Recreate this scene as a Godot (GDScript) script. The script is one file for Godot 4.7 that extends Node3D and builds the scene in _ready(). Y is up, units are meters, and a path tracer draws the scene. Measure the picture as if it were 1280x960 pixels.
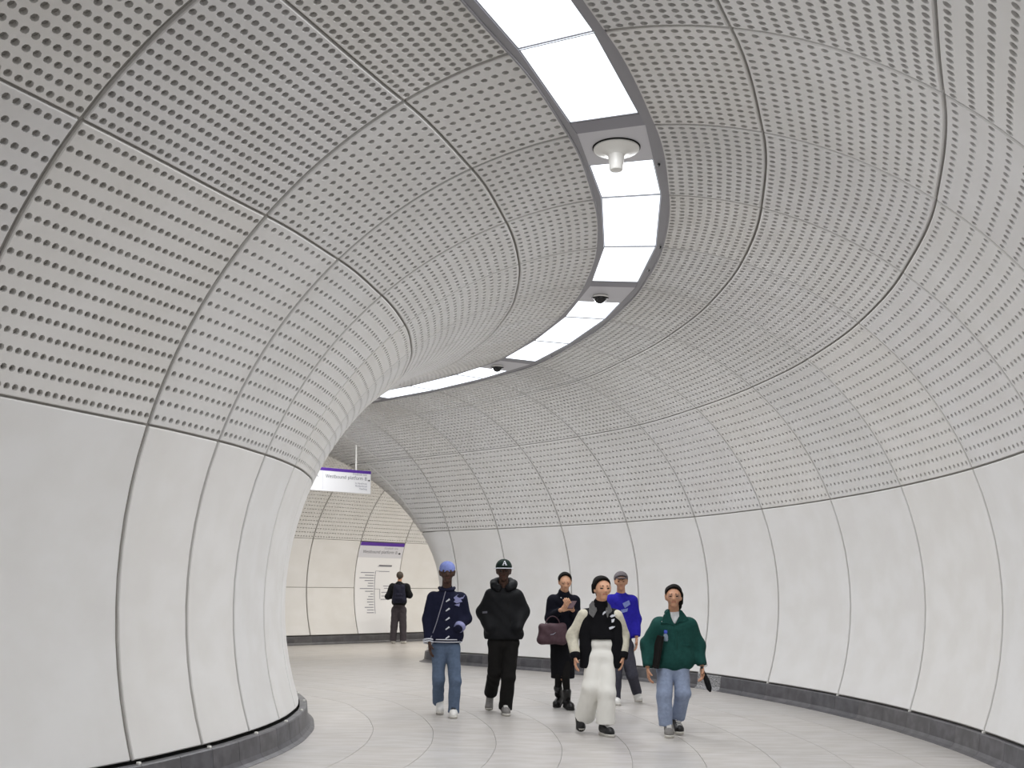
extends Node3D
# Curved underground passage lined with perforated concrete panels. Units: metres, y up.

# ---------------------------------------------------------------- measured layout
# One row for each ring joint of the lining: centre x, centre z, heading angle.
const RINGS := [
	[-0.4225, -4.5871, -0.4576], [0.2192, -5.9992, -0.4505], [0.6384, -7.1407, -0.3226], [0.9101, -8.3517, -0.1878],
	[1.0379, -9.5794, -0.0525], [1.0018, -10.8465, 0.0662], [0.8051, -12.1087, 0.1893], [0.4711, -13.3100, 0.3275],
	[0.0177, -14.5075, 0.4756], [-0.6532, -15.5126, 0.6068], [-1.4303, -16.4367, 0.7300], [-2.3446, -17.3094, 0.8285],
	[-3.2009, -18.0699, 0.8682], [-4.0710, -18.8424, 0.8903]]
const STRAIGHT := 1.551      # ring spacing of the straight part
const BORE := 3.325          # radius of the lining
const BORE_Y := 1.2413       # height of its centre
const PK := -0.3090          # angles round the bore: foot of the wall panels,
const PC := 0.4105           # head of the wall panels,
const PB := 0.9099           # joint between lower and middle perforated rows,
const PA := 1.2650           # joint between middle and upper perforated rows,
const PT := 1.4858           # edge of the light trough
const CROSS := Vector2(-1.843, -25.713)   # a point on the axis of the crossing passage
const CROSS_A := -0.7854
const CROSS_Y := 1.36
const CROSS_STEP := 1.5

var M := {}
var rng := RandomNumberGenerator.new()
var taken := {}


func _ready() -> void:
	rng.seed = 7
	# ------------------------------------------------------------ camera
	var cam := Camera3D.new()
	cam.name = "camera"
	cam.near = 0.05
	cam.far = 120.0
	cam.projection = Camera3D.PROJECTION_FRUSTUM
	cam.size = 960.0 / 1323.57 * cam.near
	cam.frustum_offset = Vector2(0.0, (736.634 - 480.0) / 1323.57 * cam.near)
	cam.position = Vector3(0, 1.4565, 0)
	cam.rotation = Vector3(0, 0, 0.00945)
	cam.current = true
	add_child(cam)
	# ------------------------------------------------------------ environment
	var we := WorldEnvironment.new()
	we.name = "environment"
	var env := Environment.new()
	env.background_mode = Environment.BG_COLOR
	env.background_color = Color(0, 0, 0)
	env.tonemap_mode = Environment.TONE_MAPPER_LINEAR
	env.tonemap_exposure = EXPOSURE
	env.sdfgi_enabled = true
	env.ssao_enabled = true
	env.ssil_enabled = true
	we.environment = env
	add_child(we)
	# ------------------------------------------------------------ build
	make_materials()
	build_lining()
	build_lights()
	build_floor()
	build_skirting()
	build_fittings()
	build_signs()
	build_people()

const EXPOSURE := 1.0
const LAMP_ENERGY := 3.6


# ---------------------------------------------------------------- materials
func noise_tex(size: int, freq: float, octaves: int, dark: float, light: float, warm := 0.0, sd := 1) -> NoiseTexture2D:
	var n := FastNoiseLite.new()
	n.noise_type = FastNoiseLite.TYPE_SIMPLEX_SMOOTH
	n.seed = sd
	n.frequency = freq
	n.fractal_type = FastNoiseLite.FRACTAL_FBM
	n.fractal_octaves = octaves
	var g := Gradient.new()
	g.set_color(0, Color(dark, dark * (1.0 - warm * 0.3), dark * (1.0 - warm)))
	g.set_color(1, Color(light, light, light))
	g.set_offset(0, 0.25)
	g.set_offset(1, 0.75)
	var t := NoiseTexture2D.new()
	t.width = size
	t.height = size
	t.seamless = true
	t.noise = n
	t.color_ramp = g
	return t


func mat(key: String, c: Color, rough := 0.7, metal := 0.0, spec := 0.5) -> StandardMaterial3D:
	var m := StandardMaterial3D.new()
	m.resource_name = key
	m.albedo_color = c
	m.roughness = rough
	m.metallic = metal
	m.metallic_specular = spec
	M[key] = m
	return m


func cloth(key: String, c: Color, rough := 0.9) -> StandardMaterial3D:
	var m := mat(key, c, rough, 0.0, 0.3)
	m.albedo_texture = M["_weave"]
	m.uv1_triplanar = true
	m.uv1_scale = Vector3(3, 3, 3)
	m.heightmap_enabled = true
	m.heightmap_texture = M["_folds"]
	m.heightmap_scale = 0.05
	return m


func make_materials() -> void:
	var mottle := noise_tex(512, 0.006, 5, 0.975, 1.0, 0.01, 3)
	M["_weave"] = noise_tex(256, 0.03, 5, 0.92, 1.0, 0.0, 9)
	M["_folds"] = noise_tex(256, 0.012, 3, 0.0, 1.0, 0.0, 11)
	# cast concrete of the lining in four batches of slightly different tone
	var tones := [Color(0.878, 0.873, 0.866), Color(0.870, 0.866, 0.860), Color(0.884, 0.877, 0.866), Color(0.873, 0.868, 0.864)]
	for i in 4:
		var m := mat("concrete_%d" % i, tones[i], 0.75, 0.0, 0.4)
		m.albedo_texture = mottle
		m.uv1_triplanar = true
		m.uv1_world_triplanar = true
		m.uv1_scale = Vector3(0.45, 0.45, 0.45)
		m.uv1_offset = Vector3(i * 0.31, i * 0.17, i * 0.23)
		var w := mat("wallboard_%d" % i, tones[i].lightened(0.30), 0.6, 0.0, 0.4)
		w.albedo_texture = mottle
		w.uv1_triplanar = true
		w.uv1_world_triplanar = true
		w.uv1_scale = Vector3(0.5, 0.5, 0.5)
		w.uv1_offset = Vector3(i * 0.27, i * 0.41, i * 0.13)
	mat("fleece", Color(0.42, 0.415, 0.405), 0.95, 0.0, 0.2)
	mat("backing", Color(0.62, 0.61, 0.59), 0.9, 0.0, 0.2)
	mat("dark_strip", Color(0.16, 0.16, 0.155), 0.9, 0.0, 0.2)  # dark tone that paints in the shade of joints and skirting slot
	mat("trough", Color(0.60, 0.595, 0.61), 0.5, 0.2)
	mat("end_cap", Color(0.58, 0.575, 0.60), 0.5, 0.2)
	mat("plate", Color(0.82, 0.815, 0.83), 0.45, 0.1)
	mat("white_plastic", Color(0.93, 0.925, 0.905), 0.4)
	mat("black_plastic", Color(0.05, 0.05, 0.055), 0.3)
	mat("smoked_dome", Color(0.06, 0.06, 0.065), 0.12)
	mat("steel", Color(0.7, 0.7, 0.7), 0.35, 0.8)
	var vm := mat("vent_metal", Color(0.82, 0.82, 0.83), 0.4, 0.2)
	vm.albedo_texture = noise_tex(256, 0.09, 2, 0.45, 1.0, 0.0, 41)
	vm.uv1_triplanar = true
	vm.uv1_world_triplanar = true
	vm.uv1_scale = Vector3(2, 2, 2)
	var ft := [Color(0.760, 0.745, 0.732), Color(0.747, 0.733, 0.722), Color(0.770, 0.755, 0.744), Color(0.753, 0.741, 0.732)]
	var streak := noise_tex(512, 0.01, 5, 0.94, 1.0, 0.02, 21)
	for i in 4:
		var m := mat("terrazzo_%d" % i, ft[i], 0.36, 0.0, 0.5)
		m.albedo_texture = streak
		m.uv1_triplanar = true
		m.uv1_world_triplanar = true
		m.uv1_scale = Vector3(0.35, 0.35, 1.2)
		m.uv1_offset = Vector3(i * 0.37, 0, i * 0.21)
	mat("grout", Color(0.56, 0.55, 0.54), 0.9)
	for i in 3:
		var k := mat("skirting_%d" % i, [Color(0.40, 0.395, 0.41), Color(0.38, 0.378, 0.395), Color(0.42, 0.415, 0.425)][i], 0.42, 0.0, 0.5)
		k.albedo_texture = noise_tex(256, 0.02, 5, 0.8, 1.0, 0.0, 31 + i)
		k.uv1_triplanar = true
		k.uv1_world_triplanar = true
	mat("skirting_grout", Color(0.60, 0.59, 0.58), 0.9)
	var d := mat("diffuser", Color(0.95, 0.96, 0.98), 0.5)
	d.emission_enabled = true
	d.emission = Color(0.94, 0.97, 1.0)
	d.emission_energy_multiplier = 1.6
	mat("sign_white", Color(0.95, 0.95, 0.955), 0.4)
	mat("poster_white", Color(0.96, 0.96, 0.965), 0.35)
	mat("sign_purple", Color(0.36, 0.20, 0.62), 0.4)
	mat("print_grey", Color(0.36, 0.36, 0.40), 0.5)
	mat("print_light", Color(0.55, 0.55, 0.60), 0.5)
	mat("print_black", Color(0.05, 0.05, 0.06), 0.5)
	mat("print_pale", Color(0.86, 0.86, 0.885), 0.45)
	make_cloth_materials()


# ---------------------------------------------------------------- small helpers
func numbered(called: String) -> String:
	if not taken.has(called):
		taken[called] = 0
		return called
	taken[called] += 1
	return "%s_%03d" % [called, taken[called]]


func tag(o: Node, label: String, category: String, group := "", kind := "") -> Node:
	o.set_meta("label", label)
	if category:
		o.set_meta("category", category)
	if group:
		o.set_meta("group", group)
	if kind:
		o.set_meta("kind", kind)
	return o


func holder(called: String, at := Vector3.ZERO, parent: Node = null) -> Node3D:
	var o := Node3D.new()
	if parent == null:
		o.name = numbered(called)
		add_child(o)
	else:
		o.name = called
		parent.add_child(o, true)
	o.position = at
	return o


func part(called: String, mesh: Mesh, m: Material, parent: Node, at := Vector3.ZERO) -> MeshInstance3D:
	var o := MeshInstance3D.new()
	o.mesh = mesh
	if m != null:
		o.material_override = null
		for s in mesh.get_surface_count():
			if mesh.surface_get_material(s) == null:
				o.set_surface_override_material(s, m)
	if parent == null:
		o.name = numbered(called)
		add_child(o)
	else:
		o.name = called
		parent.add_child(o, true)
	o.position = at
	return o


class MB:
	var v := PackedVector3Array()
	var n := PackedVector3Array()
	var ix := PackedInt32Array()

	func vert(p: Vector3, nn: Vector3) -> int:
		v.append(p)
		n.append(nn)
		return v.size() - 1

	# four corners in order round the face, seen from the side that nn points to in any sense
	func quad(a: Vector3, b: Vector3, c: Vector3, d: Vector3, nn := Vector3.ZERO) -> void:
		var g := (c - a).cross(b - a)
		if g.length_squared() < 1e-14:
			g = (d - a).cross(c - a)
		g = g.normalized()
		var i := v.size()
		if nn == Vector3.ZERO:
			nn = g
		for p: Vector3 in [a, b, c, d]:
			v.append(p)
			n.append(nn)
		if g.dot(nn) >= 0.0:
			ix.append_array(PackedInt32Array([i, i + 1, i + 2, i, i + 2, i + 3]))
		else:
			ix.append_array(PackedInt32Array([i, i + 2, i + 1, i, i + 3, i + 2]))

	func tri(a: Vector3, b: Vector3, c: Vector3, nn: Vector3) -> void:
		var i := v.size()
		for p: Vector3 in [a, b, c]:
			v.append(p)
			n.append(nn)
		if (c - a).cross(b - a).dot(nn) >= 0.0:
			ix.append_array(PackedInt32Array([i, i + 1, i + 2]))
		else:
			ix.append_array(PackedInt32Array([i, i + 2, i + 1]))

	func box(lo: Vector3, hi: Vector3, t := Transform3D()) -> void:
		for ax in 3:
			for s in 2:
				var nn := Vector3.ZERO
				nn[ax] = 1.0 if s else -1.0
				var b := (ax + 1) % 3
				var c := (ax + 2) % 3
				var q := []
				for k: Vector2 in [Vector2(0, 0), Vector2(1, 0), Vector2(1, 1), Vector2(0, 1)]:
					var p := Vector3.ZERO
					p[ax] = hi[ax] if s else lo[ax]
					p[b] = hi[b] if k.x > 0.5 else lo[b]
					p[c] = hi[c] if k.y > 0.5 else lo[c]
					q.append(t * p)
				quad(q[0], q[1], q[2], q[3], (t.basis * nn).normalized())

	# box with chamfered edges (bevel e)
	func cbox(lo: Vector3, hi: Vector3, e: float, t := Transform3D()) -> void:
		var c := (lo + hi) / 2.0
		var h := (hi - lo) / 2.0
		for ax in 3:
			var b := (ax + 1) % 3
			var d := (ax + 2) % 3
			for s: float in [-1.0, 1.0]:
				var nn := Vector3.ZERO
				nn[ax] = s
				var q := []
				for k: Vector2 in [Vector2(-1, -1), Vector2(1, -1), Vector2(1, 1), Vector2(-1, 1)]:
					var p := Vector3.ZERO
					p[ax] = s * h[ax]
					p[b] = k.x * (h[b] - e)
					p[d] = k.y * (h[d] - e)
					q.append(t * (c + p))
				quad(q[0], q[1], q[2], q[3], (t.basis * nn).normalized())
			# edges along ax
			for sb: float in [-1.0, 1.0]:
				for sd: float in [-1.0, 1.0]:
					var nn2 := Vector3.ZERO
					nn2[b] = sb
					nn2[d] = sd
					var q2 := []
					for k2: Vector2 in [Vector2(-1, 0), Vector2(1, 0), Vector2(1, 1), Vector2(-1, 1)]:
						var p2 := Vector3.ZERO
						p2[ax] = k2.x * (h[ax] - e)
						p2[b] = sb * (h[b] - (e if k2.y > 0.5 else 0.0))
						p2[d] = sd * (h[d] - (0.0 if k2.y > 0.5 else e))
						q2.append(t * (c + p2))
					quad(q2[0], q2[1], q2[2], q2[3], (t.basis * nn2).normalized())
		for sx: float in [-1.0, 1.0]:
			for sy: float in [-1.0, 1.0]:
				for sz: float in [-1.0, 1.0]:
					var s3 := Vector3(sx, sy, sz)
					var a := s3 * (h - Vector3(0, e, e))
					var b3 := s3 * (h - Vector3(e, 0, e))
					var c3 := s3 * (h - Vector3(e, e, 0))
					tri(t * (c + a), t * (c + b3), t * (c + c3), (t.basis * s3).normalized())

	# rows of points joined into a smooth sheet; wrap closes each row on itself
	func sheet(rows: Array, wrap := false, flip := false) -> void:
		var nr := rows.size()
		var nc: int = rows[0].size()
		var base := v.size()
		for i in nr:
			for j in nc:
				var du: Vector3
				if wrap:
					du = rows[i][(j + 1) % nc] - rows[i][(j + nc - 1) % nc]
				else:
					du = rows[i][mini(j + 1, nc - 1)] - rows[i][maxi(j - 1, 0)]
				var dv: Vector3 = rows[mini(i + 1, nr - 1)][j] - rows[maxi(i - 1, 0)][j]
				var nn := du.cross(dv)
				if nn.length_squared() < 1e-16:
					var k := 1 if i == 0 else nr - 2
					k = clampi(k, 0, nr - 1)
					var du2: Vector3 = rows[k][(j + 1) % nc] - rows[k][(j + nc - 1) % nc] if wrap else rows[k][mini(j + 1, nc - 1)] - rows[k][maxi(j - 1, 0)]
					nn = du2.cross(dv)
				nn = nn.normalized()
				v.append(rows[i][j])
				n.append(-nn if flip else nn)
		for i in nr - 1:
			for j in (nc if wrap else nc - 1):
				var a := base + i * nc + j
				var b := base + i * nc + (j + 1) % nc
				var c := a + nc
				var d := b + nc
				# Godot: front faces are clockwise
				if flip:
					ix.append_array(PackedInt32Array([a, b, d, a, d, c]))
				else:
					ix.append_array(PackedInt32Array([a, d, b, a, c, d]))

	func tube(path: Array, radii: Array, sides := 8, caps := true) -> void:
		var rows := []
		var last := Vector3.ZERO
		for i in path.size():
			var tdir: Vector3 = (path[mini(i + 1, path.size() - 1)] - path[maxi(i - 1, 0)]).normalized()
			var side := last - tdir * last.dot(tdir)
			if side.length() < 0.1:
				side = tdir.cross(Vector3.UP if absf(tdir.y) < 0.9 else Vector3.RIGHT)
			side = side.normalized()
			last = side
			var up := side.cross(tdir)
			var row := []
			for k in sides:
				var a := TAU * k / sides
				row.append(path[i] + (side * cos(a) + up * sin(a)) * float(radii[i]))
			rows.append(row)
		if caps:
			var r0 := []
			var r1 := []
			for k in sides:
				r0.append(path[0])
				r1.append(path[path.size() - 1])
			rows.push_front(r0)
			rows.push_back(r1)
		sheet(rows, true, true)

	# profile of (radius, height) pairs turned about y
	func lathe(profile: Array, sides := 24, t := Transform3D()) -> void:
		var rows := []
		for p: Vector2 in profile:
			var row := []
			for k in sides:
				var a := TAU * k / sides
				row.append(t * Vector3(cos(a) * p.x, p.y, sin(a) * p.x))
			rows.append(row)
		sheet(rows, true, false)

	func shift(d: Vector3) -> MB:
		for i in v.size():
			v[i] += d
		return self

	func add_to(mesh: ArrayMesh, m: Material = null) -> void:
		if v.is_empty():
			return
		var arr := []
		arr.resize(Mesh.ARRAY_MAX)
		arr[Mesh.ARRAY_VERTEX] = v
		arr[Mesh.ARRAY_NORMAL] = n
		arr[Mesh.ARRAY_INDEX] = ix
		mesh.add_surface_from_arrays(Mesh.PRIMITIVE_TRIANGLES, arr)
		if m:
			mesh.surface_set_material(mesh.get_surface_count() - 1, m)

	func done(m: Material = null) -> ArrayMesh:
		var mesh := ArrayMesh.new()
		add_to(mesh, m)
		return mesh


# ---------------------------------------------------------------- the bore
func ring(k: int) -> Array:
	if k >= 0:
		return RINGS[mini(k, 13)]
	var r: Array = RINGS[0]
	var a: float = r[2]
	return [r[0] + sin(a) * STRAIGHT * -k, r[1] + cos(a) * STRAIGHT * -k, a]


func bay_length(k: int) -> float:
	var a := ring(k)
	var b := ring(k + 1)
	return Vector2(b[0] - a[0], b[1] - a[1]).length()


# centre line and heading at fraction u of bay k -> [x, z, a]
func centre(k: int, u: float) -> Vector3:
	var a := ring(k)
	var b := ring(k + 1)
	var l := bay_length(k)
	var p0 := Vector2(a[0], a[1])
	var p1 := Vector2(b[0], b[1])
	var t0 := Vector2(-sin(a[2]), -cos(a[2])) * l
	var t1 := Vector2(-sin(b[2]), -cos(b[2])) * l
	var u2 := u * u
	var u3 := u2 * u
	var p := p0 * (2 * u3 - 3 * u2 + 1) + t0 * (u3 - 2 * u2 + u) + p1 * (3 * u2 - 2 * u3) + t1 * (u3 - u2)
	return Vector3(p.x, p.y, lerpf(a[2], b[2], u))


# point at fraction u of bay k, offset w to the right of the centre line, height h
func along(k: int, u: float, w: float, h: float) -> Vector3:
	var c := centre(k, u)
	return Vector3(c.x + cos(c.z) * w, h, c.y - sin(c.z) * w)


func bay_surface(k: int, side: float, mid: float) -> Callable:
	var l := bay_length(k)
	var da: float = ring(k + 1)[2] - ring(k)[2]
	var g := 0.0155 / maxf(0.3, l + da * side * BORE * cos(mid))
	return func(s: float, phi: float, depth: float) -> Vector3:
		var r := BORE + depth
		return along(k, g + s * (1.0 - 2.0 * g), side * r * cos(phi), BORE_Y + r * sin(phi))


func cross_surface(t0: float, t1: float, side: float) -> Callable:
	var g := 0.0155
	return func(s: float, phi: float, depth: float) -> Vector3:
		var r := BORE + depth
		return cross_at(lerpf(t0 + g, t1 - g, s), side * r * cos(phi), CROSS_Y + r * sin(phi))


func cross_at(t: float, w: float, h: float) -> Vector3:
	var dx := -sin(CROSS_A)
	var dz := -cos(CROSS_A)
	return Vector3(CROSS.x + dx * t + cos(CROSS_A) * w, h, CROSS.y + dz * t - sin(CROSS_A) * w)


# where the passage opens into the crossing one: its right wall runs on and turns the corner in a wide round
func corner_path(w1: float, w2: float, s: float) -> Vector3:   # s in metres from ring 12 -> x, z, turn
	var r: Array = RINGS[12]
	var a := 0.884
	var e1 := Vector2(-sin(a), -cos(a))
	var r1 := Vector2(cos(a), -sin(a))
	var n2 := Vector2(cos(CROSS_A), -sin(CROSS_A))
	var p := Vector2(r[0], r[1]) + Vector2(cos(r[2]), -sin(r[2])) * w1
	var star := ((p - CROSS).dot(n2) - w2) / -e1.dot(n2)
	var rho := FLARE
	var run := star - rho
	if s <= run:
		p += e1 * s
		return Vector3(p.x, p.y, 0.0)
	var th := (s - run) / rho
	p += e1 * (run + rho * sin(minf(th, PI / 2))) + r1 * rho * (1.0 - cos(minf(th, PI / 2)))
	if th > PI / 2:
		p += r1 * (th - PI / 2) * rho
	return Vector3(p.x, p.y, minf(th, PI / 2))

const FLARE := 0.62

func corner_length(w1: float, w2: float) -> float:
	var r: Array = RINGS[12]
	var a := 0.884
	var e1 := Vector2(-sin(a), -cos(a))
	var n2 := Vector2(cos(CROSS_A), -sin(CROSS_A))
	var p := Vector2(r[0], r[1]) + Vector2(cos(r[2]), -sin(r[2])) * w1
	var star := ((p - CROSS).dot(n2) - w2) / -e1.dot(n2)
	return star - FLARE + FLARE * PI / 2


func corner_surface(f0: float, f1: float) -> Callable:
	return func(s: float, phi: float, depth: float) -> Vector3:
		var r := BORE + depth
		var h := BORE_Y + r * sin(phi)
		var w1 := r * cos(phi)
		var w2 := sqrt(maxf(0.0, (BORE + depth) ** 2 - (h - CROSS_Y) ** 2))
		var l := corner_length(w1, w2)
		var q := lerpf(f0 * l + 0.0155, f1 * l - 0.0155, s)
		var p := corner_path(w1, w2, q)
		return Vector3(p.x, h, p.y)


# A lining panel: front face with real round recesses, chamfered rim and sides.
func panel(surf: Callable, p0: float, p1: float, cols: int, rows: int, sgn: float, front: Material, hole_r := 0.0225, depth := 0.03, gap := 0.009) -> ArrayMesh:
	p0 += gap / BORE
	p1 -= gap / BORE
	var mid := (p0 + p1) / 2
	var a0: Vector3 = surf.call(0.0, mid, 0.0)
	var am: Vector3 = surf.call(0.5, mid, 0.0)
	var a1: Vector3 = surf.call(1.0, mid, 0.0)
	var ls := a0.distance_to(am) + am.distance_to(a1)
	var lp := (p1 - p0) * BORE
	var e := 0.006
	var es := e / ls
	var ep := e / lp
	var face := MB.new()
	var back := MB.new()
	var su := []      # cell borders as fractions
	var pu := []
	var sc := []
	var pc := []
	var holes := cols > 0
	if holes:
		var ms := minf(0.055 / ls, 0.5 / cols)
		var mp := minf(0.062 / lp, 0.5 / rows)
		for i in cols:
			sc.append(lerpf(ms, 1.0 - ms, float(i) / (cols - 1)))
		for j in rows:
			pc.append(lerpf(mp, 1.0 - mp, float(j) / (rows - 1)))
		su.append(es)
		for i in cols - 1:
			su.append((sc[i] + sc[i + 1]) / 2)
		su.append(1.0 - es)
		pu.append(ep)
		for j in rows - 1:
			pu.append((pc[j] + pc[j + 1]) / 2)
		pu.append(1.0 - ep)
	else:
		var ns := maxi(4, int(ls / 0.25))
		var np := maxi(3, int(lp / 0.2))
		for i in ns + 1:
			su.append(lerpf(es, 1.0 - es, float(i) / ns))
		for j in np + 1:
			pu.append(lerpf(ep, 1.0 - ep, float(j) / np))
	var ncs := su.size()
	var ncp := pu.size()
	# corner grid
	for j in ncp:
		for i in ncs:
			var s: float = su[i]
			var ph := lerpf(p0, p1, pu[j])
			var p: Vector3 = surf.call(s, ph, 0.0)
			var ds: Vector3 = surf.call(minf(s + 0.01, 1.0), ph, 0.0) - surf.call(maxf(s - 0.01, 0.0), ph, 0.0)
			var dp: Vector3 = surf.call(s, ph + 0.004, 0.0) - surf.call(s, ph - 0.004, 0.0)
			face.v.append(p)
			face.n.append((ds.cross(dp) * -sgn).normalized())
	if not holes:
		for j in ncp - 1:
			for i in ncs - 1:
				var a := j * ncs + i
				if sgn > 0:
					face.ix.append_array(PackedInt32Array([a, a + 1, a + ncs + 1, a, a + ncs + 1, a + ncs]))
				else:
					face.ix.append_array(PackedInt32Array([a, a + ncs + 1, a + 1, a, a + ncs, a + ncs + 1]))
	else:
		var cs := PackedFloat32Array()
		var sn := PackedFloat32Array()
		for q in 8:
			cs.append(cos(TAU * q / 8.0))
			sn.append(sin(TAU * q / 8.0))
		for j in rows:
			for i in cols:
				var s: float = sc[i]
				var ph := lerpf(p0, p1, pc[j])
				var c: Vector3 = surf.call(s, ph, 0.0)
				var t: Vector3 = (surf.call(s + 0.01, ph, 0.0) - surf.call(s - 0.01, ph, 0.0)).normalized()
				var b: Vector3 = surf.call(s, ph + 0.004, 0.0) - surf.call(s, ph - 0.004, 0.0)
				b = (b - t * b.dot(t)).normalized()
				var nn := (t.cross(b) * -sgn).normalized()
				var base := face.v.size()
				var wall := base + 8
				# rim, then wall top, wall bottom
				for q in 8:
					face.v.append(c + (t * cs[q] + b * sn[q]) * hole_r)
					face.n.append(nn)
				for q in 8:
					var d := t * cs[q] + b * sn[q]
					face.v.append(c + d * hole_r)
					face.n.append(-d)
				for q in 8:
					var d := t * cs[q] + b * sn[q]
					face.v.append(c + d * hole_r * 0.94 - nn * depth)
					face.n.append(-d)
				var bb := back.v.size()
				for q in 8:
					var d := t * cs[q] + b * sn[q]
					back.v.append(c + d * hole_r * 0.94 - nn * depth)
					back.n.append(nn)
				# corners of the cell, at 45, 135, 225, 315 degrees
				var k00 := j * ncs + i
				var cor := [k00 + ncs + 1, k00 + ncs, k00, k00 + 1]
				for q in 4:
					var c0: int = cor[q]
					var c1: int = cor[(q + 1) % 4]
					var r1 := base + (2 * q + 1)
					var r2 := base + (2 * q + 2) % 8
					var r3 := base + (2 * q + 3) % 8
					if sgn > 0:
						face.ix.append_array(PackedInt32Array([c0, r2, r1, c0, c1, r2, c1, r3, r2]))
					else:
						face.ix.append_array(PackedInt32Array([c0, r1, r2, c0, r2, c1, c1, r2, r3]))
				for q in 8:
					var q1 := (q + 1) % 8
					if sgn > 0:
						face.ix.append_array(PackedInt32Array([wall + q, wall + q1, wall + 8 + q1, wall + q, wall + 8 + q1, wall + 8 + q]))
					else:
						face.ix.append_array(PackedInt32Array([wall + q, wall + 8 + q1, wall + q1, wall + q, wall + 8 + q, wall + 8 + q1]))
				for q in 6:
					if sgn > 0:
						back.ix.append_array(PackedInt32Array([bb, bb + q + 1, bb + q + 2]))
					else:
						back.ix.append_array(PackedInt32Array([bb, bb + q + 2, bb + q + 1]))
	# rim: chamfer and sides
	var loop := []
	for i in ncs:
		loop.append(Vector2(su[i], pu[0]))
	for j in range(1, ncp):
		loop.append(Vector2(su[ncs - 1], pu[j]))
	for i in range(1, ncs):
		loop.append(Vector2(su[ncs - 1 - i], pu[ncp - 1]))
	for j in range(1, ncp - 1):
		loop.append(Vector2(su[0], pu[ncp - 1 - j]))
	var nl := loop.size()
	var fr := []
	var ch := []
	var de := []
	for q: Vector2 in loop:
		var o := q
		if absf(q.x - es) < 1e-6:
			o.x = 0.0
		if absf(q.x - 1.0 + es) < 1e-6:
			o.x = 1.0
		if absf(q.y - ep) < 1e-6:
			o.y = 0.0
		if absf(q.y - 1.0 + ep) < 1e-6:
			o.y = 1.0
		fr.append(surf.call(q.x, lerpf(p0, p1, q.y), 0.0))
		ch.append(surf.call(o.x, lerpf(p0, p1, o.y), e))
		de.append(surf.call(o.x, lerpf(p0, p1, o.y), 0.05))
	var ctr: Vector3 = surf.call(0.5, mid, 0.0)
	for q in nl:
		var q1 := (q + 1) % nl
		var outw: Vector3 = ((fr[q] as Vector3) - ctr).normalized()
		var g1: Vector3 = (fr[q1] - fr[q]).cross(ch[q] - fr[q]).normalized()
		if g1.dot(outw) < 0:
			g1 = -g1
		face.quad(fr[q], fr[q1], ch[q1], ch[q], g1)
		var g2: Vector3 = (ch[q1] - ch[q]).cross(de[q] - ch[q]).normalized()
		if g2.dot(outw) < 0:
			g2 = -g2
		face.quad(ch[q], ch[q1], de[q1], de[q], g2)
	var mesh := face.done(front)
	back.add_to(mesh, M["fleece"])
	return mesh


# shade of a lengthwise joint at angle phi, painted as a dark strip
func dark_strip(surf: Callable, phi: float, sgn: float) -> ArrayMesh:
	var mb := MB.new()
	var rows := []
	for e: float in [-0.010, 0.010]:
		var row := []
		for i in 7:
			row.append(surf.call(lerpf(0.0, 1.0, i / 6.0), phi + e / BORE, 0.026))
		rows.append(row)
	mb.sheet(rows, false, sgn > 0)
	return mb.done(M["dark_strip"])


# closed sheet behind the joints of one bay and side
func backing(surf: Callable, p0: float, p1: float, sgn: float, front := 0.030) -> ArrayMesh:
	var mb := MB.new()
	var rows := []
	var np := 14
	for j in np + 1:
		var row := []
		for i in 7:
			row.append(surf.call(lerpf(-0.02, 1.02, i / 6.0), lerpf(p0, p1, float(j) / np), front))
		rows.append(row)
	mb.sheet(rows, false, sgn > 0)
	var rows2 := []
	for j in np + 1:
		var row := []
		for i in 7:
			row.append(surf.call(lerpf(-0.02, 1.02, i / 6.0), lerpf(p0, p1, float(j) / np), 0.2))
		rows2.append(row)
	mb.sheet(rows2, false, sgn < 0)
	return mb.done(M["backing"])


# ---------------------------------------------------------------- lining
func structure(called: String, label: String) -> Node3D:
	var o := holder(called)
	tag(o, label, "", "", "structure")
	return o


func tone(kind: String) -> Material:
	return M["%s_%d" % [kind, rng.randi() % 4]]


const PK_CROSS := -0.3430

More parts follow.
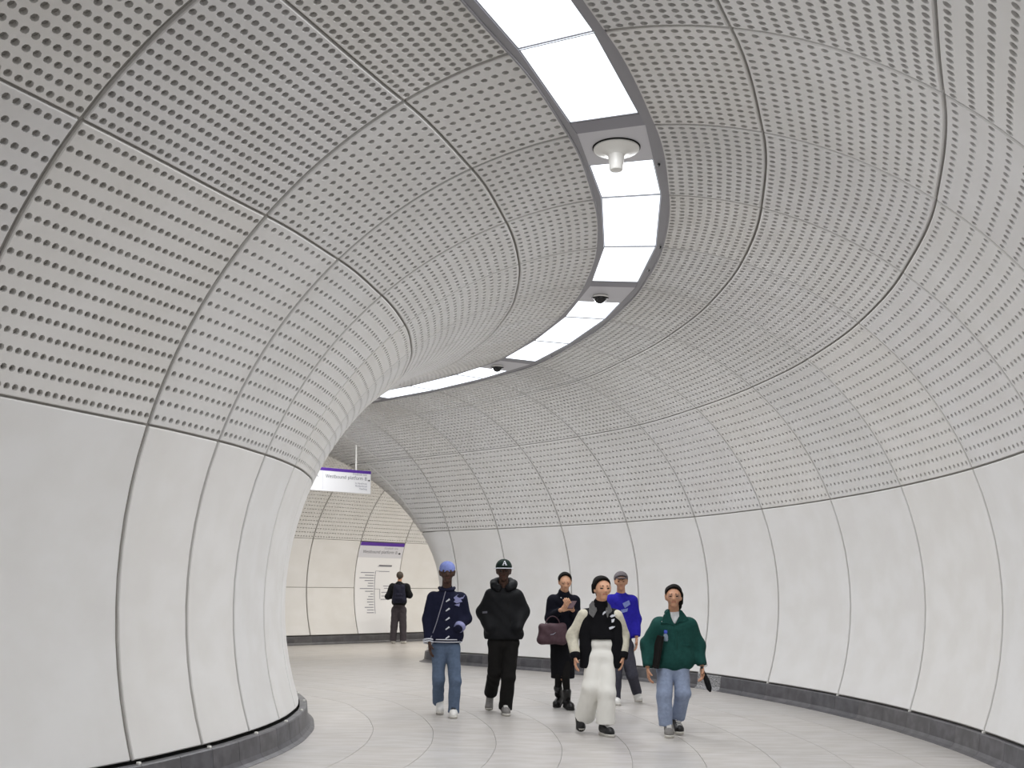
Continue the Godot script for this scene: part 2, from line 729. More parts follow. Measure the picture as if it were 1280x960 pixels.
func build_lining() -> void:
	var wl := structure("wall_left", "pale curved concrete wall panels round the inside of the bend")
	var wr := structure("wall_right", "pale curved concrete wall panels round the outside of the bend")
	var ce := structure("ceiling", "perforated pale concrete vault panels with recessed joints")
	for k in range(-6, 13):
		for side: float in [-1.0, 1.0]:
			if k == 12 and side > 0:
				continue
			var cols := 25 if k <= 0 else (17 if side > 0 else 11)
			if k < -3 or (side < 0 and k > 9):
				cols = 0
			part("wall_panel", panel(bay_surface(k, side, 0.1), PK, PC, 0, 0, side, tone("wallboard")), null, wr if side > 0 else wl)
			part("perforated_panel", panel(bay_surface(k, side, 0.66), PC, PB, cols, 15, side, tone("concrete")), null, ce)
			part("perforated_panel", panel(bay_surface(k, side, 1.08), PB, PA, cols, 15, side, tone("concrete")), null, ce)
			part("perforated_panel", panel(bay_surface(k, side, 1.37), PA, PT, cols, 10, side, tone("concrete")), null, ce)
			part("joint_backing", backing(bay_surface(k, side, 0.6), PK, PT, side), null, ce)
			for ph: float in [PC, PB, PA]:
				part("joint_shade", dark_strip(bay_surface(k, side, ph), ph, side), null, ce)
	# right wall from ring 12 round the corner into the crossing passage
	part("wall_panel", panel(corner_surface(0.0, 1.0), PK, PC, 0, 0, 1.0, tone("wallboard")), null, wr)
	part("joint_backing", backing(corner_surface(0.0, 1.0), PK, PT, 1.0), null, ce)
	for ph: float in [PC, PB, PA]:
		part("joint_shade", dark_strip(corner_surface(0.0, 1.0), ph, 1.0), null, ce)
	var rows := [[PC, PB, 15], [PB, PA, 15], [PA, PT, 10]]
	for r: Array in rows:
		var n := 2 if r[0] < 0.8 else (3 if r[0] < 1.1 else 4)
		for q in n:
			part("perforated_panel", panel(corner_surface(float(q) / n, float(q + 1) / n), r[0], r[1], 13 if r[0] < 0.8 else 15, r[2], 1.0, tone("concrete")), null, ce)
	# crossing passage: far side, and the near side beyond the corner
	var wf := structure("wall_far", "cream panelled wall of the crossing passage with a map on it")
	var mid := asin((1.455 - CROSS_Y) / BORE)
	for q in range(-3, 5):
		var t0 := q * CROSS_STEP + 0.02
		var t1 := t0 + CROSS_STEP
		var sf := cross_surface(t0, t1, -1.0)
		var seen := q >= -2 and q <= 2
		if q != 0:
			part("wall_panel", panel(sf, PK_CROSS, mid, 0, 0, -1.0, tone("wallboard"), 0.02, 0.03, 0.006), null, wf)
			part("wall_panel", panel(sf, mid, PC, 0, 0, -1.0, tone("wallboard"), 0.02, 0.03, 0.006), null, wf)
		part("perforated_panel", panel(sf, PC, PB, 18 if seen else 0, 15, -1.0, tone("concrete"), 0.020), null, wf)
		part("perforated_panel", panel(sf, PB, PA, 18 if seen else 0, 15, -1.0, tone("concrete"), 0.020), null, wf)
		part("perforated_panel", panel(sf, PA, PT, 0, 10, -1.0, tone("concrete")), null, wf)
		part("joint_backing", backing(sf, PK_CROSS, PT, -1.0), null, wf)
	for q in range(-1, 5):
		var t0 := q * CROSS_STEP + 0.02
		var sn := cross_surface(t0, t0 + CROSS_STEP, 1.0)
		part("wall_panel", panel(sn, PK, PC, 0, 0, 1.0, tone("wallboard")), null, wf)
		part("perforated_panel", panel(sn, PC, PB, 0, 15, 1.0, tone("concrete")), null, wf)
		part("perforated_panel", panel(sn, PB, PA, 0, 15, 1.0, tone("concrete")), null, wf)
		part("perforated_panel", panel(sn, PA, PT, 0, 10, 1.0, tone("concrete")), null, wf)
		part("joint_backing", backing(sn, PK, PT, 1.0), null, wf)


# ---------------------------------------------------------------- light strip
const LIP_H := 4.560
const LIT_H := 4.570
const HALF := 0.236

func strip_piece(a0: Callable, curve: Callable, u0: float, u1: float, cover: String, trim: Node3D) -> void:
	# flanges, and a cover between fractions u0 and u1; a0(u, w, h) gives points of the chord, curve those of the arc
	for s: float in [-1.0, 1.0]:
		var mb := MB.new()
		var n := 5
		for q in n:
			var ua := lerpf(u0, u1, float(q) / n)
			var ub := lerpf(u0, u1, float(q + 1) / n)
			var i0: Vector3 = a0.call(ua, s * HALF, LIP_H)
			var i1: Vector3 = a0.call(ub, s * HALF, LIP_H)
			var o0: Vector3 = curve.call(ua, s * 0.299, LIP_H)
			var o1: Vector3 = curve.call(ub, s * 0.299, LIP_H)
			var up := Vector3(0, 0.05, 0)
			mb.quad(i0, i1, o1, o0, Vector3.DOWN)
			var inw: Vector3 = (i0 - o0).normalized()
			mb.quad(i0, i1, i1 + up, i0 + up, inw)
			mb.quad(o0, o1, o1 + up, o0 + up, -inw)
			# narrow bead along the edge
			var bead := Vector3(0, -0.008, 0)
			var b0 := o0 + inw * 0.012
			var b1 := o1 + inw * 0.012
			mb.quad(o0 + bead, o1 + bead, b1 + bead, b0 + bead, Vector3.DOWN)
			mb.quad(b0 + bead, b1 + bead, b1, b0, inw)
		part("trough_edge", mb.done(M["trough"]), null, trim)
	if cover:
		var mb := MB.new()
		var p0: Vector3 = a0.call(u0, -HALF, LIP_H + 0.004)
		var p1: Vector3 = a0.call(u1, -HALF, LIP_H + 0.004)
		var p2: Vector3 = a0.call(u1, HALF, LIP_H + 0.004)
		var p3: Vector3 = a0.call(u0, HALF, LIP_H + 0.004)
		mb.quad(p0, p1, p2, p3, Vector3.DOWN)
		part(cover, mb.done(M["plate" if cover == "cover_plate" else "end_cap"]), null, trim)


func lamp(a0: Callable, u0: float, u1: float, label: String, group: String, tint: Color, share: float) -> void:
	var c: Vector3 = a0.call((u0 + u1) / 2, 0.0, LIT_H)
	var o := holder("ceiling_light", c)
	tag(o, label, "ceiling light", group)
	var mb := MB.new()
	var q := []
	for e: Array in [[u0, -1], [u1, -1], [u1, 1], [u0, 1]]:
		q.append(a0.call(e[0], e[1] * (HALF - 0.002), LIT_H) - c)
	mb.quad(q[0], q[1], q[2], q[3], Vector3.DOWN)
	var lift := Vector3(0, 0.03, 0)
	mb.quad(q[0] + lift, q[1] + lift, q[2] + lift, q[3] + lift, Vector3.UP)
	for i in 4:
		mb.quad(q[i], q[(i + 1) % 4], q[(i + 1) % 4] + lift, q[i] + lift, (q[i] + q[(i + 1) % 4]).normalized())
	part("diffuser", mb.done(M["diffuser"]), null, o)
	var fr := MB.new()
	for i in 4:
		var a: Vector3 = q[i]
		var b: Vector3 = q[(i + 1) % 4]
		var w := 0.010 if i % 2 == 1 else 0.006
		var ina: Vector3 = -((a + b) / 2).normalized() * w
		var dn := Vector3(0, -0.005, 0)
		fr.quad(a + dn, b + dn, b + dn + ina, a + dn + ina, Vector3.DOWN)
		fr.quad(a + ina, b + ina, b + ina + dn, a + ina + dn, ina.normalized())
	part("frame", fr.done(M["trough"]), null, o)
	var l := AreaLight3D.new()
	l.name = "glow"
	var x: Vector3 = (a0.call((u0 + u1) / 2, 1.0, LIT_H) - c).normalized()
	var ln: float = (a0.call(u0, 0.0, 0.0) - a0.call(u1, 0.0, 0.0)).length()
	l.area_size = Vector2(0.43, ln - 0.05)
	l.light_color = tint
	l.light_energy = LAMP_ENERGY * ln / 1.25 * share
	l.area_range = 40.0
	l.area_attenuation = 2.0
	l.shadow_enabled = true
	o.add_child(l)
	l.transform = Transform3D(Basis(x, Vector3.UP.cross(x), Vector3.UP), Vector3(0, -0.012, 0))


func build_lights() -> void:
	var trim := structure("trim_1", "grey metal light trough along the crown of the vault")
	var cool := Color(0.985, 0.99, 1.0)
	for k in range(-6, 13):
		var a := ring(k)
		var b := ring(k + 1)
		# straight chords between the rings
		var pt := func(u: float, w: float, h: float) -> Vector3:
			var p0 := Vector3(a[0] + cos(a[2]) * w, h, a[1] - sin(a[2]) * w)
			var p1 := Vector3(b[0] + cos(b[2]) * w, h, b[1] - sin(b[2]) * w)
			return p0.lerp(p1, u)
		var arc := func(u: float, w: float, h: float) -> Vector3:
			return along(k, u, w, h)
		var device := posmod(k, 3) == 2
		if k == -1 or k == -2:
			# two unseen bays given cover plates, no lamps, to dim the near left wall
			strip_piece(pt, arc, 0.0, 1.0, "cover_plate", trim)
			continue
		var cap := 0.17 / bay_length(k) if posmod(k, 3) == 1 else 0.0
		if device:
			strip_piece(pt, arc, 0.0, 0.45, "cover_plate", trim)
		if cap > 0.0:
			strip_piece(pt, arc, 1.0 - cap, 1.0, "end_cap", trim)
		strip_piece(pt, arc, 0.45 if device else 0.0, 1.0 - cap, "", trim)
		var label := "white rectangular light panel in the curved ceiling strip"
		if k == 2:
			label = "short light panel directly beside the white dish-shaped ceiling fitting"
		elif k == 1:
			label = "long light panel ending at the bar before the white dish fitting"
		elif k == 4:
			label = "light panel ending at the first dome camera's cover plate"
		elif k == 5:
			label = "short light panel just beyond the first dome camera"
		elif k == 7:
			label = "light panel ending at the far dome camera's cover plate"
		elif k == 8:
			label = "short light panel just beyond the far dome camera"
		lamp(pt, 0.452 if device else 0.002, 0.998 - cap, label, "light panels of the ceiling strip", cool, 1.0)
	# crossing passage
	var trim2 := structure("trim_2", "grey metal light trough over the crossing passage")
	for q in range(-3, 5):
		var t0 := q * CROSS_STEP + 0.02
		var pt2 := func(u: float, w: float, h: float) -> Vector3:
			return cross_at(t0 + u * CROSS_STEP, w, h + CROSS_Y - BORE_Y)
		strip_piece(pt2, pt2, 0.0, 1.0, "", trim2)
		lamp(pt2, 0.002, 0.998, "light panel over the crossing passage beyond the bend", "light panels over the crossing passage", Color(1.0, 0.98, 0.945), 0.95)


# ---------------------------------------------------------------- floor
const FLOOR_ROWS := [-3.10, -2.40, -1.79, -1.18, -0.57, 0.04, 0.65, 1.26, 1.87, 2.48, 3.16]

func tile_mesh(corner: Callable, ns: int) -> ArrayMesh:
	# corner(s, t) -> Vector3 on the floor, s and t from 0 to 1
	var mb := MB.new()
	var rows := []
	for j in 2:
		var row := []
		for i in ns + 1:
			row.append(corner.call(float(i) / ns, float(j)))
		rows.append(row)
	var down := Vector3(0, -0.012, 0)
	for i in ns:
		mb.quad(rows[0][i], rows[0][i + 1], rows[1][i + 1], rows[1][i], Vector3.UP)
		mb.quad(rows[0][i], rows[0][i + 1], rows[0][i + 1] + down, rows[0][i] + down)
		mb.quad(rows[1][i], rows[1][i + 1], rows[1][i + 1] + down, rows[1][i] + down)
	mb.quad(rows[0][0], rows[1][0], rows[1][0] + down, rows[0][0] + down)
	mb.quad(rows[0][ns], rows[1][ns], rows[1][ns] + down, rows[0][ns] + down)
	return mb.done(tone("terrazzo"))


func build_floor() -> void:
	var mb := MB.new()
	mb.box(Vector3(-14, -0.25, -36), Vector3(9, -0.007, 8))
	var fl := part("floor", mb.done(M["grout"]), null, null)
	tag(fl, "pale grey floor of large tiles laid in rows along the bend", "", "", "structure")
	var g := 0.0022
	for k in range(-3, 13):
		var l := bay_length(k)
		for r in FLOOR_ROWS.size() - 1:
			var w0: float = FLOOR_ROWS[r] + g
			var w1: float = FLOOR_ROWS[r + 1] - g
			var cf := func(s: float, t: float) -> Vector3:
				return along(k, lerpf(g / l, 1.0 - g / l, s), lerpf(w0, w1, t), 0.0)
			part("floor_tile", tile_mesh(cf, 4 if k >= 0 else 1), null, fl)
	# straight tiles where the passage opens into the crossing one
	for q in range(-5, 5):
		for r in 12:
			var t0 := q * CROSS_STEP + 0.02
			var w0 := -3.16 + r * 0.61
			var cf2 := func(s: float, t: float) -> Vector3:
				return cross_at(lerpf(t0 + g, t0 + CROSS_STEP - g, s), lerpf(w0 + g, w0 + 0.61 - g, t), -0.0015)
			var c: Vector3 = cf2.call(0.5, 0.5)
			part("floor_tile", tile_mesh(cf2, 1), null, fl)


# ---------------------------------------------------------------- skirting
const SKIRT := [Vector2(0.066, 0.214), Vector2(0.0, 0.216), Vector2(-0.010, 0.206), Vector2(-0.022, 0.055), Vector2(-0.045, 0.022), Vector2(-0.085, 0.004), Vector2(-0.085, -0.003)]

func skirt_mesh(base: Callable, ns: int, m: Material, inset := 0.0) -> ArrayMesh:
	# base(s, out, h): s along the tile, out measured outwards from the face line
	var mb := MB.new()
	for j in SKIRT.size() - 1:
		var a: Vector2 = SKIRT[j]
		var b: Vector2 = SKIRT[j + 1]
		for i in ns:
			var s0 := float(i) / ns
			var s1 := float(i + 1) / ns
			var p0: Vector3 = base.call(s0, a.x + inset, a.y - inset * 0.5)
			var p1: Vector3 = base.call(s1, a.x + inset, a.y - inset * 0.5)
			var p2: Vector3 = base.call(s1, b.x + inset, b.y - inset * 0.5)
			var p3: Vector3 = base.call(s0, b.x + inset, b.y - inset * 0.5)
			var back: Vector3 = base.call((s0 + s1) / 2, 0.2, 0.05)
			var nn := (p1 - p0).cross(p3 - p0).normalized()
			if nn.dot(p0 - back) < 0:
				nn = -nn
			mb.quad(p0, p1, p2, p3, nn)
	if inset == 0.0:
		for s: float in [0.0, 1.0]:
			for j in SKIRT.size() - 1:
				var a: Vector2 = SKIRT[j]
				var b: Vector2 = SKIRT[j + 1]
				mb.quad(base.call(s, a.x, a.y), base.call(s, b.x, b.y), base.call(s, b.x + 0.02, b.y), base.call(s, a.x + 0.02, a.y))
	return mb.done(m)


func build_skirting() -> void:
	var bl := structure("baseboard_left", "dark grey tiled skirting with a coved foot, inside of the bend")
	var br := structure("baseboard_right", "dark grey tiled skirting with a coved foot, outside of the bend")
	var bf := structure("baseboard_far", "dark grey tiled skirting of the crossing passage")
	for k in range(-3, 13):
		for side: float in [-1.0, 1.0]:
			if k == 12 and side > 0:
				continue
			var face := 3.09 if side < 0 else 3.15
			var par := bl if side < 0 else br
			var l: float = bay_length(k) + (ring(k + 1)[2] - ring(k)[2]) * side * face
			var nt := 3 if side > 0 or k < 1 else 2
			for q in nt:
				var g: float = 0.0022 / l
				var u0: float = float(q) / nt + g
				var u1: float = float(q + 1) / nt - g
				var bs := func(s: float, out: float, h: float) -> Vector3:
					return along(k, lerpf(u0, u1, s), side * (face + out), h)
				if k == 7 and side > 0 and q == 2:
					# metal access plate in place of a tile
					var vp := part("vent_plate", skirt_mesh(bs, 3, M["vent_metal"]), null, par)
					vp.set_meta("label", "bright perforated metal plate")
					continue
				part("skirting_tile", skirt_mesh(bs, 3, M["skirting_%d" % (rng.randi() % 3)]), null, par)
			var bs2 := func(s: float, out: float, h: float) -> Vector3:
				return along(k, s, side * (face + out), h)
			part("skirting_joint", skirt_mesh(bs2, 5, M["skirting_grout"], 0.003), null, par)
			# dark sheet painting in the shade between skirting and wall panel, and the steel tab under each joint
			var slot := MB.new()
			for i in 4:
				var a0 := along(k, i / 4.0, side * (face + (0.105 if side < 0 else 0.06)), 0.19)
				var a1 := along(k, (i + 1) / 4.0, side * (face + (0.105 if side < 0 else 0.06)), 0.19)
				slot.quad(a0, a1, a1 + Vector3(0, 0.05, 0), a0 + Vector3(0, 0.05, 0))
			part("shadow_gap", slot.done(M["dark_strip"]), null, par)
			if k >= 0:
				var c := along(k, 0.0, side * (face + 0.02), 0.222)
				var tb := MB.new()
				tb.cbox(Vector3(-0.013, -0.008, -0.013), Vector3(0.013, 0.012, 0.013), 0.003, Transform3D(Basis(Vector3.UP, ring(k)[2]), c))
				part("fixing_tab", tb.done(M["white_plastic"]), null, par)
	# round the corner
	for q in 4:
		var bs3 := func(s: float, out: float, h: float) -> Vector3:
			var w := 3.15 + out
			var l := corner_length(w, w)
			var p := corner_path(w, w, lerpf(q * l / 4 + 0.002, (q + 1) * l / 4 - 0.002, s))
			return Vector3(p.x, h, p.y)
		part("skirting_tile", skirt_mesh(bs3, 6, M["skirting_%d" % (q % 3)]), null, br)
	for q in range(-9, 15):
		var t0 := q * 0.5 + 0.02
		var bs4 := func(s: float, out: float, h: float) -> Vector3:
			return cross_at(lerpf(t0 + 0.002, t0 + 0.498, s), -(3.10 + out), h)
		part("skirting_tile", skirt_mesh(bs4, 1, M["skirting_%d" % (rng.randi() % 3)]), null, bf)
	var bs5 := func(s: float, out: float, h: float) -> Vector3:
		return cross_at(lerpf(-4.5, 7.5, s), -(3.10 + out), h)
	part("skirting_joint", skirt_mesh(bs5, 1, M["skirting_grout"], 0.003), null, bf)


# ---------------------------------------------------------------- bodies and clothes as smooth fields
# A bone is [ax, ay, az, bx, by, bz, ra, rb, q, flat]: a tapered capsule, flattened front to back by q,
# with a flat end at b (a hem or cuff) where flat is 1.
func bone(a: Vector3, b: Vector3, ra: float, rb: float, q := 1.0, flat := false) -> PackedFloat32Array:
	return PackedFloat32Array([a.x, a.y, a.z, b.x, b.y, b.z, ra, rb, q, 1.0 if flat else 0.0])


# Meshes the smooth union of the bones as surface nets, cut by planes [nx, ny, nz, d] (kept where n.p < d) or by balls [x, y, z, radius, x stretch].
func field_mesh(mb: MB, bones: Array, cell: float, k: float, cuts := [], wrinkle := 0.0) -> MB:
	var lo := Vector3(1e9, 1e9, 1e9)
	var hi := -lo
	for b: PackedFloat32Array in bones:
		var r := maxf(b[6], b[7]) + k * 0.5 + cell * 2.0
		for e in 2:
			var p := Vector3(b[e * 3], b[e * 3 + 1], b[e * 3 + 2])
			lo = lo.min(p - Vector3(r, r, r))
			hi = hi.max(p + Vector3(r, r, r))
	var nx := int((hi.x - lo.x) / cell) + 2
	var ny := int((hi.y - lo.y) / cell) + 2
	var nz := int((hi.z - lo.z) / cell) + 2
	var f := PackedFloat32Array()
	f.resize(nx * ny * nz)
	f.fill(1.0)
	for b: PackedFloat32Array in bones:
		var q := b[8]
		var ax := b[0]
		var ay := b[1]
		var az := b[2] / q
		var dx := b[3] - ax
		var dy := b[4] - ay
		var dz := b[5] / q - az
		var ra := b[6]
		var dr := b[7] - ra
		var len2 := dx * dx + dy * dy + dz * dz + 1e-9
		var flat := b[9] > 0.5
		var blen := sqrt(len2)
		var m := k + cell * 2.0
		var rm := maxf(b[6], b[7]) + m
		var x0 := maxi(0, int((minf(b[0], b[3]) - rm - lo.x) / cell))
		var x1 := mini(nx - 1, int((maxf(b[0], b[3]) + rm - lo.x) / cell) + 1)
		var y0 := maxi(0, int((minf(b[1], b[4]) - rm - lo.y) / cell))
		var y1 := mini(ny - 1, int((maxf(b[1], b[4]) + rm - lo.y) / cell) + 1)
		var z0 := maxi(0, int((minf(b[2], b[5]) - rm - lo.z) / cell))
		var z1 := mini(nz - 1, int((maxf(b[2], b[5]) + rm - lo.z) / cell) + 1)
		var sc := minf(1.0, q * 1.15)
		for iy in range(y0, y1 + 1):
			var py := lo.y + iy * cell - ay
			for iz in range(z0, z1 + 1):
				var pz := (lo.z + iz * cell) / q - az
				var at := (iy * nz + iz) * nx
				for ix in range(x0, x1 + 1):
					var px := lo.x + ix * cell - ax
					var raw := (px * dx + py * dy + pz * dz) / len2
					var t := 0.0 if raw < 0.0 else (1.0 if raw > 1.0 else raw)
					if flat and raw > 1.0:
						t = raw
					var ex := px - dx * t
					var ey := py - dy * t
					var ez := pz - dz * t
					var d := (sqrt(ex * ex + ey * ey + ez * ez) - ra - dr * (1.0 if t > 1.0 else t)) * sc
					if flat and raw > 0.4:
						d = maxf(d, (raw - 1.0) * blen)
					var o := f[at + ix]
					var h := k - absf(o - d)
					if h > 0.0:
						f[at + ix] = minf(o, d) - h * h / (4.0 * k)
					elif d < o:
						f[at + ix] = d
	if wrinkle > 0.0 or not cuts.is_empty():
		for iy in ny:
			for iz in nz:
				for ix in nx:
					var i := (iy * nz + iz) * nx + ix
					if f[i] > 0.03:
						continue
					var p := Vector3(lo.x + ix * cell, lo.y + iy * cell, lo.z + iz * cell)
					var v := f[i]
					if wrinkle > 0.0:
						v += wrinkle * sin(p.y * 38.0 + 2.4 * sin(p.x * 13.0 + p.z * 11.0 + p.y * 5.0) + p.x * 20.0)
					for c: Array in cuts:
						if c.size() == 5:
							v = maxf(v, c[3] - Vector3((p.x - c[0]) * float(c[4]), p.y - c[1], p.z - c[2]).length())
						else:
							v = maxf(v, p.x * c[0] + p.y * c[1] + p.z * c[2] - c[3])
					f[i] = v
	# surface nets
	var ids := PackedInt32Array()
	ids.resize(nx * ny * nz)
	ids.fill(-1)
	var base := mb.v.size()
	var off := [0, 1, nx, nx + 1, nz * nx, nz * nx + 1, nz * nx + nx, nz * nx + nx + 1]
	var edges := [0, 1, 2, 3, 4, 5, 6, 7, 0, 2, 1, 3, 4, 6, 5, 7, 0, 4, 1, 5, 2, 6, 3, 7]
	for iy in ny - 1:
		for iz in nz - 1:
			for ix in nx - 1:
				var i := (iy * nz + iz) * nx + ix
				if absf(f[i]) > cell * 2.6:
					continue
				var neg := 0
				if f[i] < 0.0: neg += 1
				if f[i + 1] < 0.0: neg += 1
				if f[i + nx] < 0.0: neg += 1
				if f[i + nx + 1] < 0.0: neg += 1
				var i2 := i + nz * nx
				if f[i2] < 0.0: neg += 1
				if f[i2 + 1] < 0.0: neg += 1
				if f[i2 + nx] < 0.0: neg += 1
				if f[i2 + nx + 1] < 0.0: neg += 1
				if neg == 0 or neg == 8:
					continue
				var sum := Vector3.ZERO
				var cnt := 0
				for e in 12:
					var a: int = edges[e * 2]
					var b2: int = edges[e * 2 + 1]
					var fa := f[i + off[a]]
					var fb := f[i + off[b2]]
					if (fa < 0.0) != (fb < 0.0):
						var t := fa / (fa - fb)
						var pa := Vector3(a & 1, a >> 2, (a >> 1) & 1)
						var pb := Vector3(b2 & 1, b2 >> 2, (b2 >> 1) & 1)
						sum += pa.lerp(pb, t)
						cnt += 1
				ids[i] = mb.v.size()
				mb.v.append(lo + (Vector3(ix, iy, iz) + sum / cnt) * cell)
				mb.n.append(Vector3.ZERO)
	var i0 := mb.ix.size()
	for iy in range(1, ny - 1):
		for iz in range(1, nz - 1):
			for ix in range(1, nx - 1):
				var i := (iy * nz + iz) * nx + ix
				if ids[i] < 0:
					continue
				var s := f[i] < 0.0
				# edge along x, y, z from this corner
				for ax3 in 3:
					var st := 1 if ax3 == 0 else (nz * nx if ax3 == 1 else nx)
					if (f[i + st] < 0.0) == s:
						continue
					var u := nz * nx if ax3 == 0 else (nx if ax3 == 1 else 1)
					var w := nx if ax3 == 0 else (1 if ax3 == 1 else nz * nx)
					var a := ids[i]
					var b3 := ids[i - u]
					var c3 := ids[i - u - w]
					var d3 := ids[i - w]
					if a < 0 or b3 < 0 or c3 < 0 or d3 < 0:
						continue
					if s:
						mb.ix.append_array(PackedInt32Array([a, c3, b3, a, d3, c3]))
					else:
						mb.ix.append_array(PackedInt32Array([a, b3, c3, a, c3, d3]))
	for t in range(i0, mb.ix.size(), 3):
		var a := mb.ix[t]
		var b4 := mb.ix[t + 1]
		var c4 := mb.ix[t + 2]
		var nn := (mb.v[c4] - mb.v[a]).cross(mb.v[b4] - mb.v[a])
		mb.n[a] += nn
		mb.n[b4] += nn
		mb.n[c4] += nn
	for i in range(base, mb.v.size()):
		mb.n[i] = mb.n[i].normalized()
	return mb


# front (or back) of the bones at x, y: walks along z until it is inside
func skin_z(bones: Array, x: float, y: float, dir := 1.0) -> float:
	var z := 0.45 * dir
	for step in 160:
		var best := 1.0
		for b: PackedFloat32Array in bones:
			var q := b[8]
			var a := Vector3(b[0], b[1], b[2] / q)
			var d := Vector3(b[3], b[4], b[5] / q) - a
			var p := Vector3(x, y, z / q) - a
			var t := clampf(p.dot(d) / (d.length_squared() + 1e-9), 0.0, 1.0)
			best = minf(best, (p - d * t).length() - lerpf(b[6], b[7], t))
		if best <= 0.0:
			return z
		z -= 0.005 * dir
	return 0.0


func hand_bones(wrist: Vector3, dir: Vector3, palm: Vector3, thumb: Vector3, curl: float, size := 1.0) -> Array:
	# dir: towards the fingers, palm: the way the palm faces, thumb: the thumb's side
	dir = dir.normalized()
	palm = (palm - dir * palm.dot(dir)).normalized()
	thumb = (thumb - dir * thumb.dot(dir) - palm * thumb.dot(palm)).normalized()
	var out := []
	var knuckle := wrist + dir * 0.092 * size
	for k in 4:
		var o := (1.5 - k) * 0.021 * size
		out.append(bone(wrist + dir * 0.01 + thumb * o * 0.6, knuckle + thumb * o, 0.015 * size, 0.0125 * size))
		var l: float = [0.078, 0.086, 0.080, 0.062][k] * size
		var p := knuckle + thumb * o
		var d := dir
		for seg in 3:
			d = (d + palm * curl * (0.5 + seg * 0.35)).normalized()
			var q: Vector3 = p + d * l * [0.45, 0.31, 0.24][seg]
			out.append(bone(p, q, 0.0100 * size, 0.0088 * size))
			p = q
	var tb := wrist + dir * 0.028 * size + thumb * 0.026 * size
	var td := (dir * 0.75 + thumb * 0.62 + palm * 0.25).normalized()
	var t1 := tb + td * 0.042 * size
	var t2 := t1 + (td + palm * curl * 0.5 - thumb * 0.25).normalized() * 0.034 * size
	out.append(bone(wrist + dir * 0.012, tb, 0.016 * size, 0.014 * size))
	out.append(bone(tb, t1, 0.0135 * size, 0.0115 * size))
	out.append(bone(t1, t2, 0.0112 * size, 0.0095 * size))
	return out


func head_bones(c: Vector3, yaw: float, tilt: float, s: float) -> Array:
	var bs := Basis(Vector3.UP, yaw) * Basis(Vector3.RIGHT, tilt)
	var raw := [
		[Vector3(0, 0.030, -0.022), Vector3(0, 0.012, 0.014), 0.084, 0.078],
		[Vector3(0, -0.02, 0.022), Vector3(0, -0.078, 0.050), 0.066, 0.034],
		[Vector3(-0.036, -0.024, 0.058), Vector3(0.036, -0.024, 0.058), 0.027, 0.027],
		[Vector3(-0.034, 0.022, 0.079), Vector3(0.034, 0.022, 0.079), 0.012, 0.012],
		[Vector3(0, 0.008, 0.090), Vector3(0, -0.026, 0.107), 0.009, 0.0125],
		[Vector3(-0.011, -0.030, 0.096), Vector3(0.011, -0.030, 0.096), 0.008, 0.008],
		[Vector3(-0.019, -0.055, 0.084), Vector3(0.019, -0.055, 0.084), 0.009, 0.009],
		[Vector3(0, -0.092, 0.064), Vector3(0, -0.090, 0.066), 0.020, 0.020],
		[Vector3(-0.079, 0.014, -0.004), Vector3(-0.076, -0.026, 0.004), 0.014, 0.010],
		[Vector3(0.079, 0.014, -0.004), Vector3(0.076, -0.026, 0.004), 0.014, 0.010]]
	var out := []
	for r: Array in raw:
		out.append(bone(c + bs * (r[0] * s), c + bs * (r[1] * s), r[2] * s, r[3] * s))
	return out


func face_parts(p: Node3D, c: Vector3, yaw: float, tilt: float, s: float, lips: Material) -> void:
	var bs := Basis(Vector3.UP, yaw) * Basis(Vector3.RIGHT, tilt)
	for e: float in [-1.0, 1.0]:
		var mb := MB.new()
		field_mesh(mb, [bone(c + bs * (Vector3(e * 0.025, 0.001, 0.0875) * s), c + bs * (Vector3(e * 0.041, 0.001, 0.0815) * s), 0.0085 * s, 0.0075 * s)], 0.003, 0.004)
		part("eye", mb.done(M["eye"]), null, p)
		var br := MB.new()
		field_mesh(br, [bone(c + bs * (Vector3(e * 0.018, 0.024, 0.0935) * s), c + bs * (Vector3(e * 0.046, 0.026, 0.083) * s), 0.0055 * s, 0.004 * s)], 0.003, 0.004)
		part("eyebrow", br.done(M["dark_hair"]), null, p)
	var lp := MB.new()
	field_mesh(lp, [bone(c + bs * (Vector3(-0.018, -0.055, 0.0905) * s), c + bs * (Vector3(0.018, -0.055, 0.0905) * s), 0.0065 * s, 0.0065 * s)], 0.003, 0.004)
	part("lips", lp.done(lips), null, p)


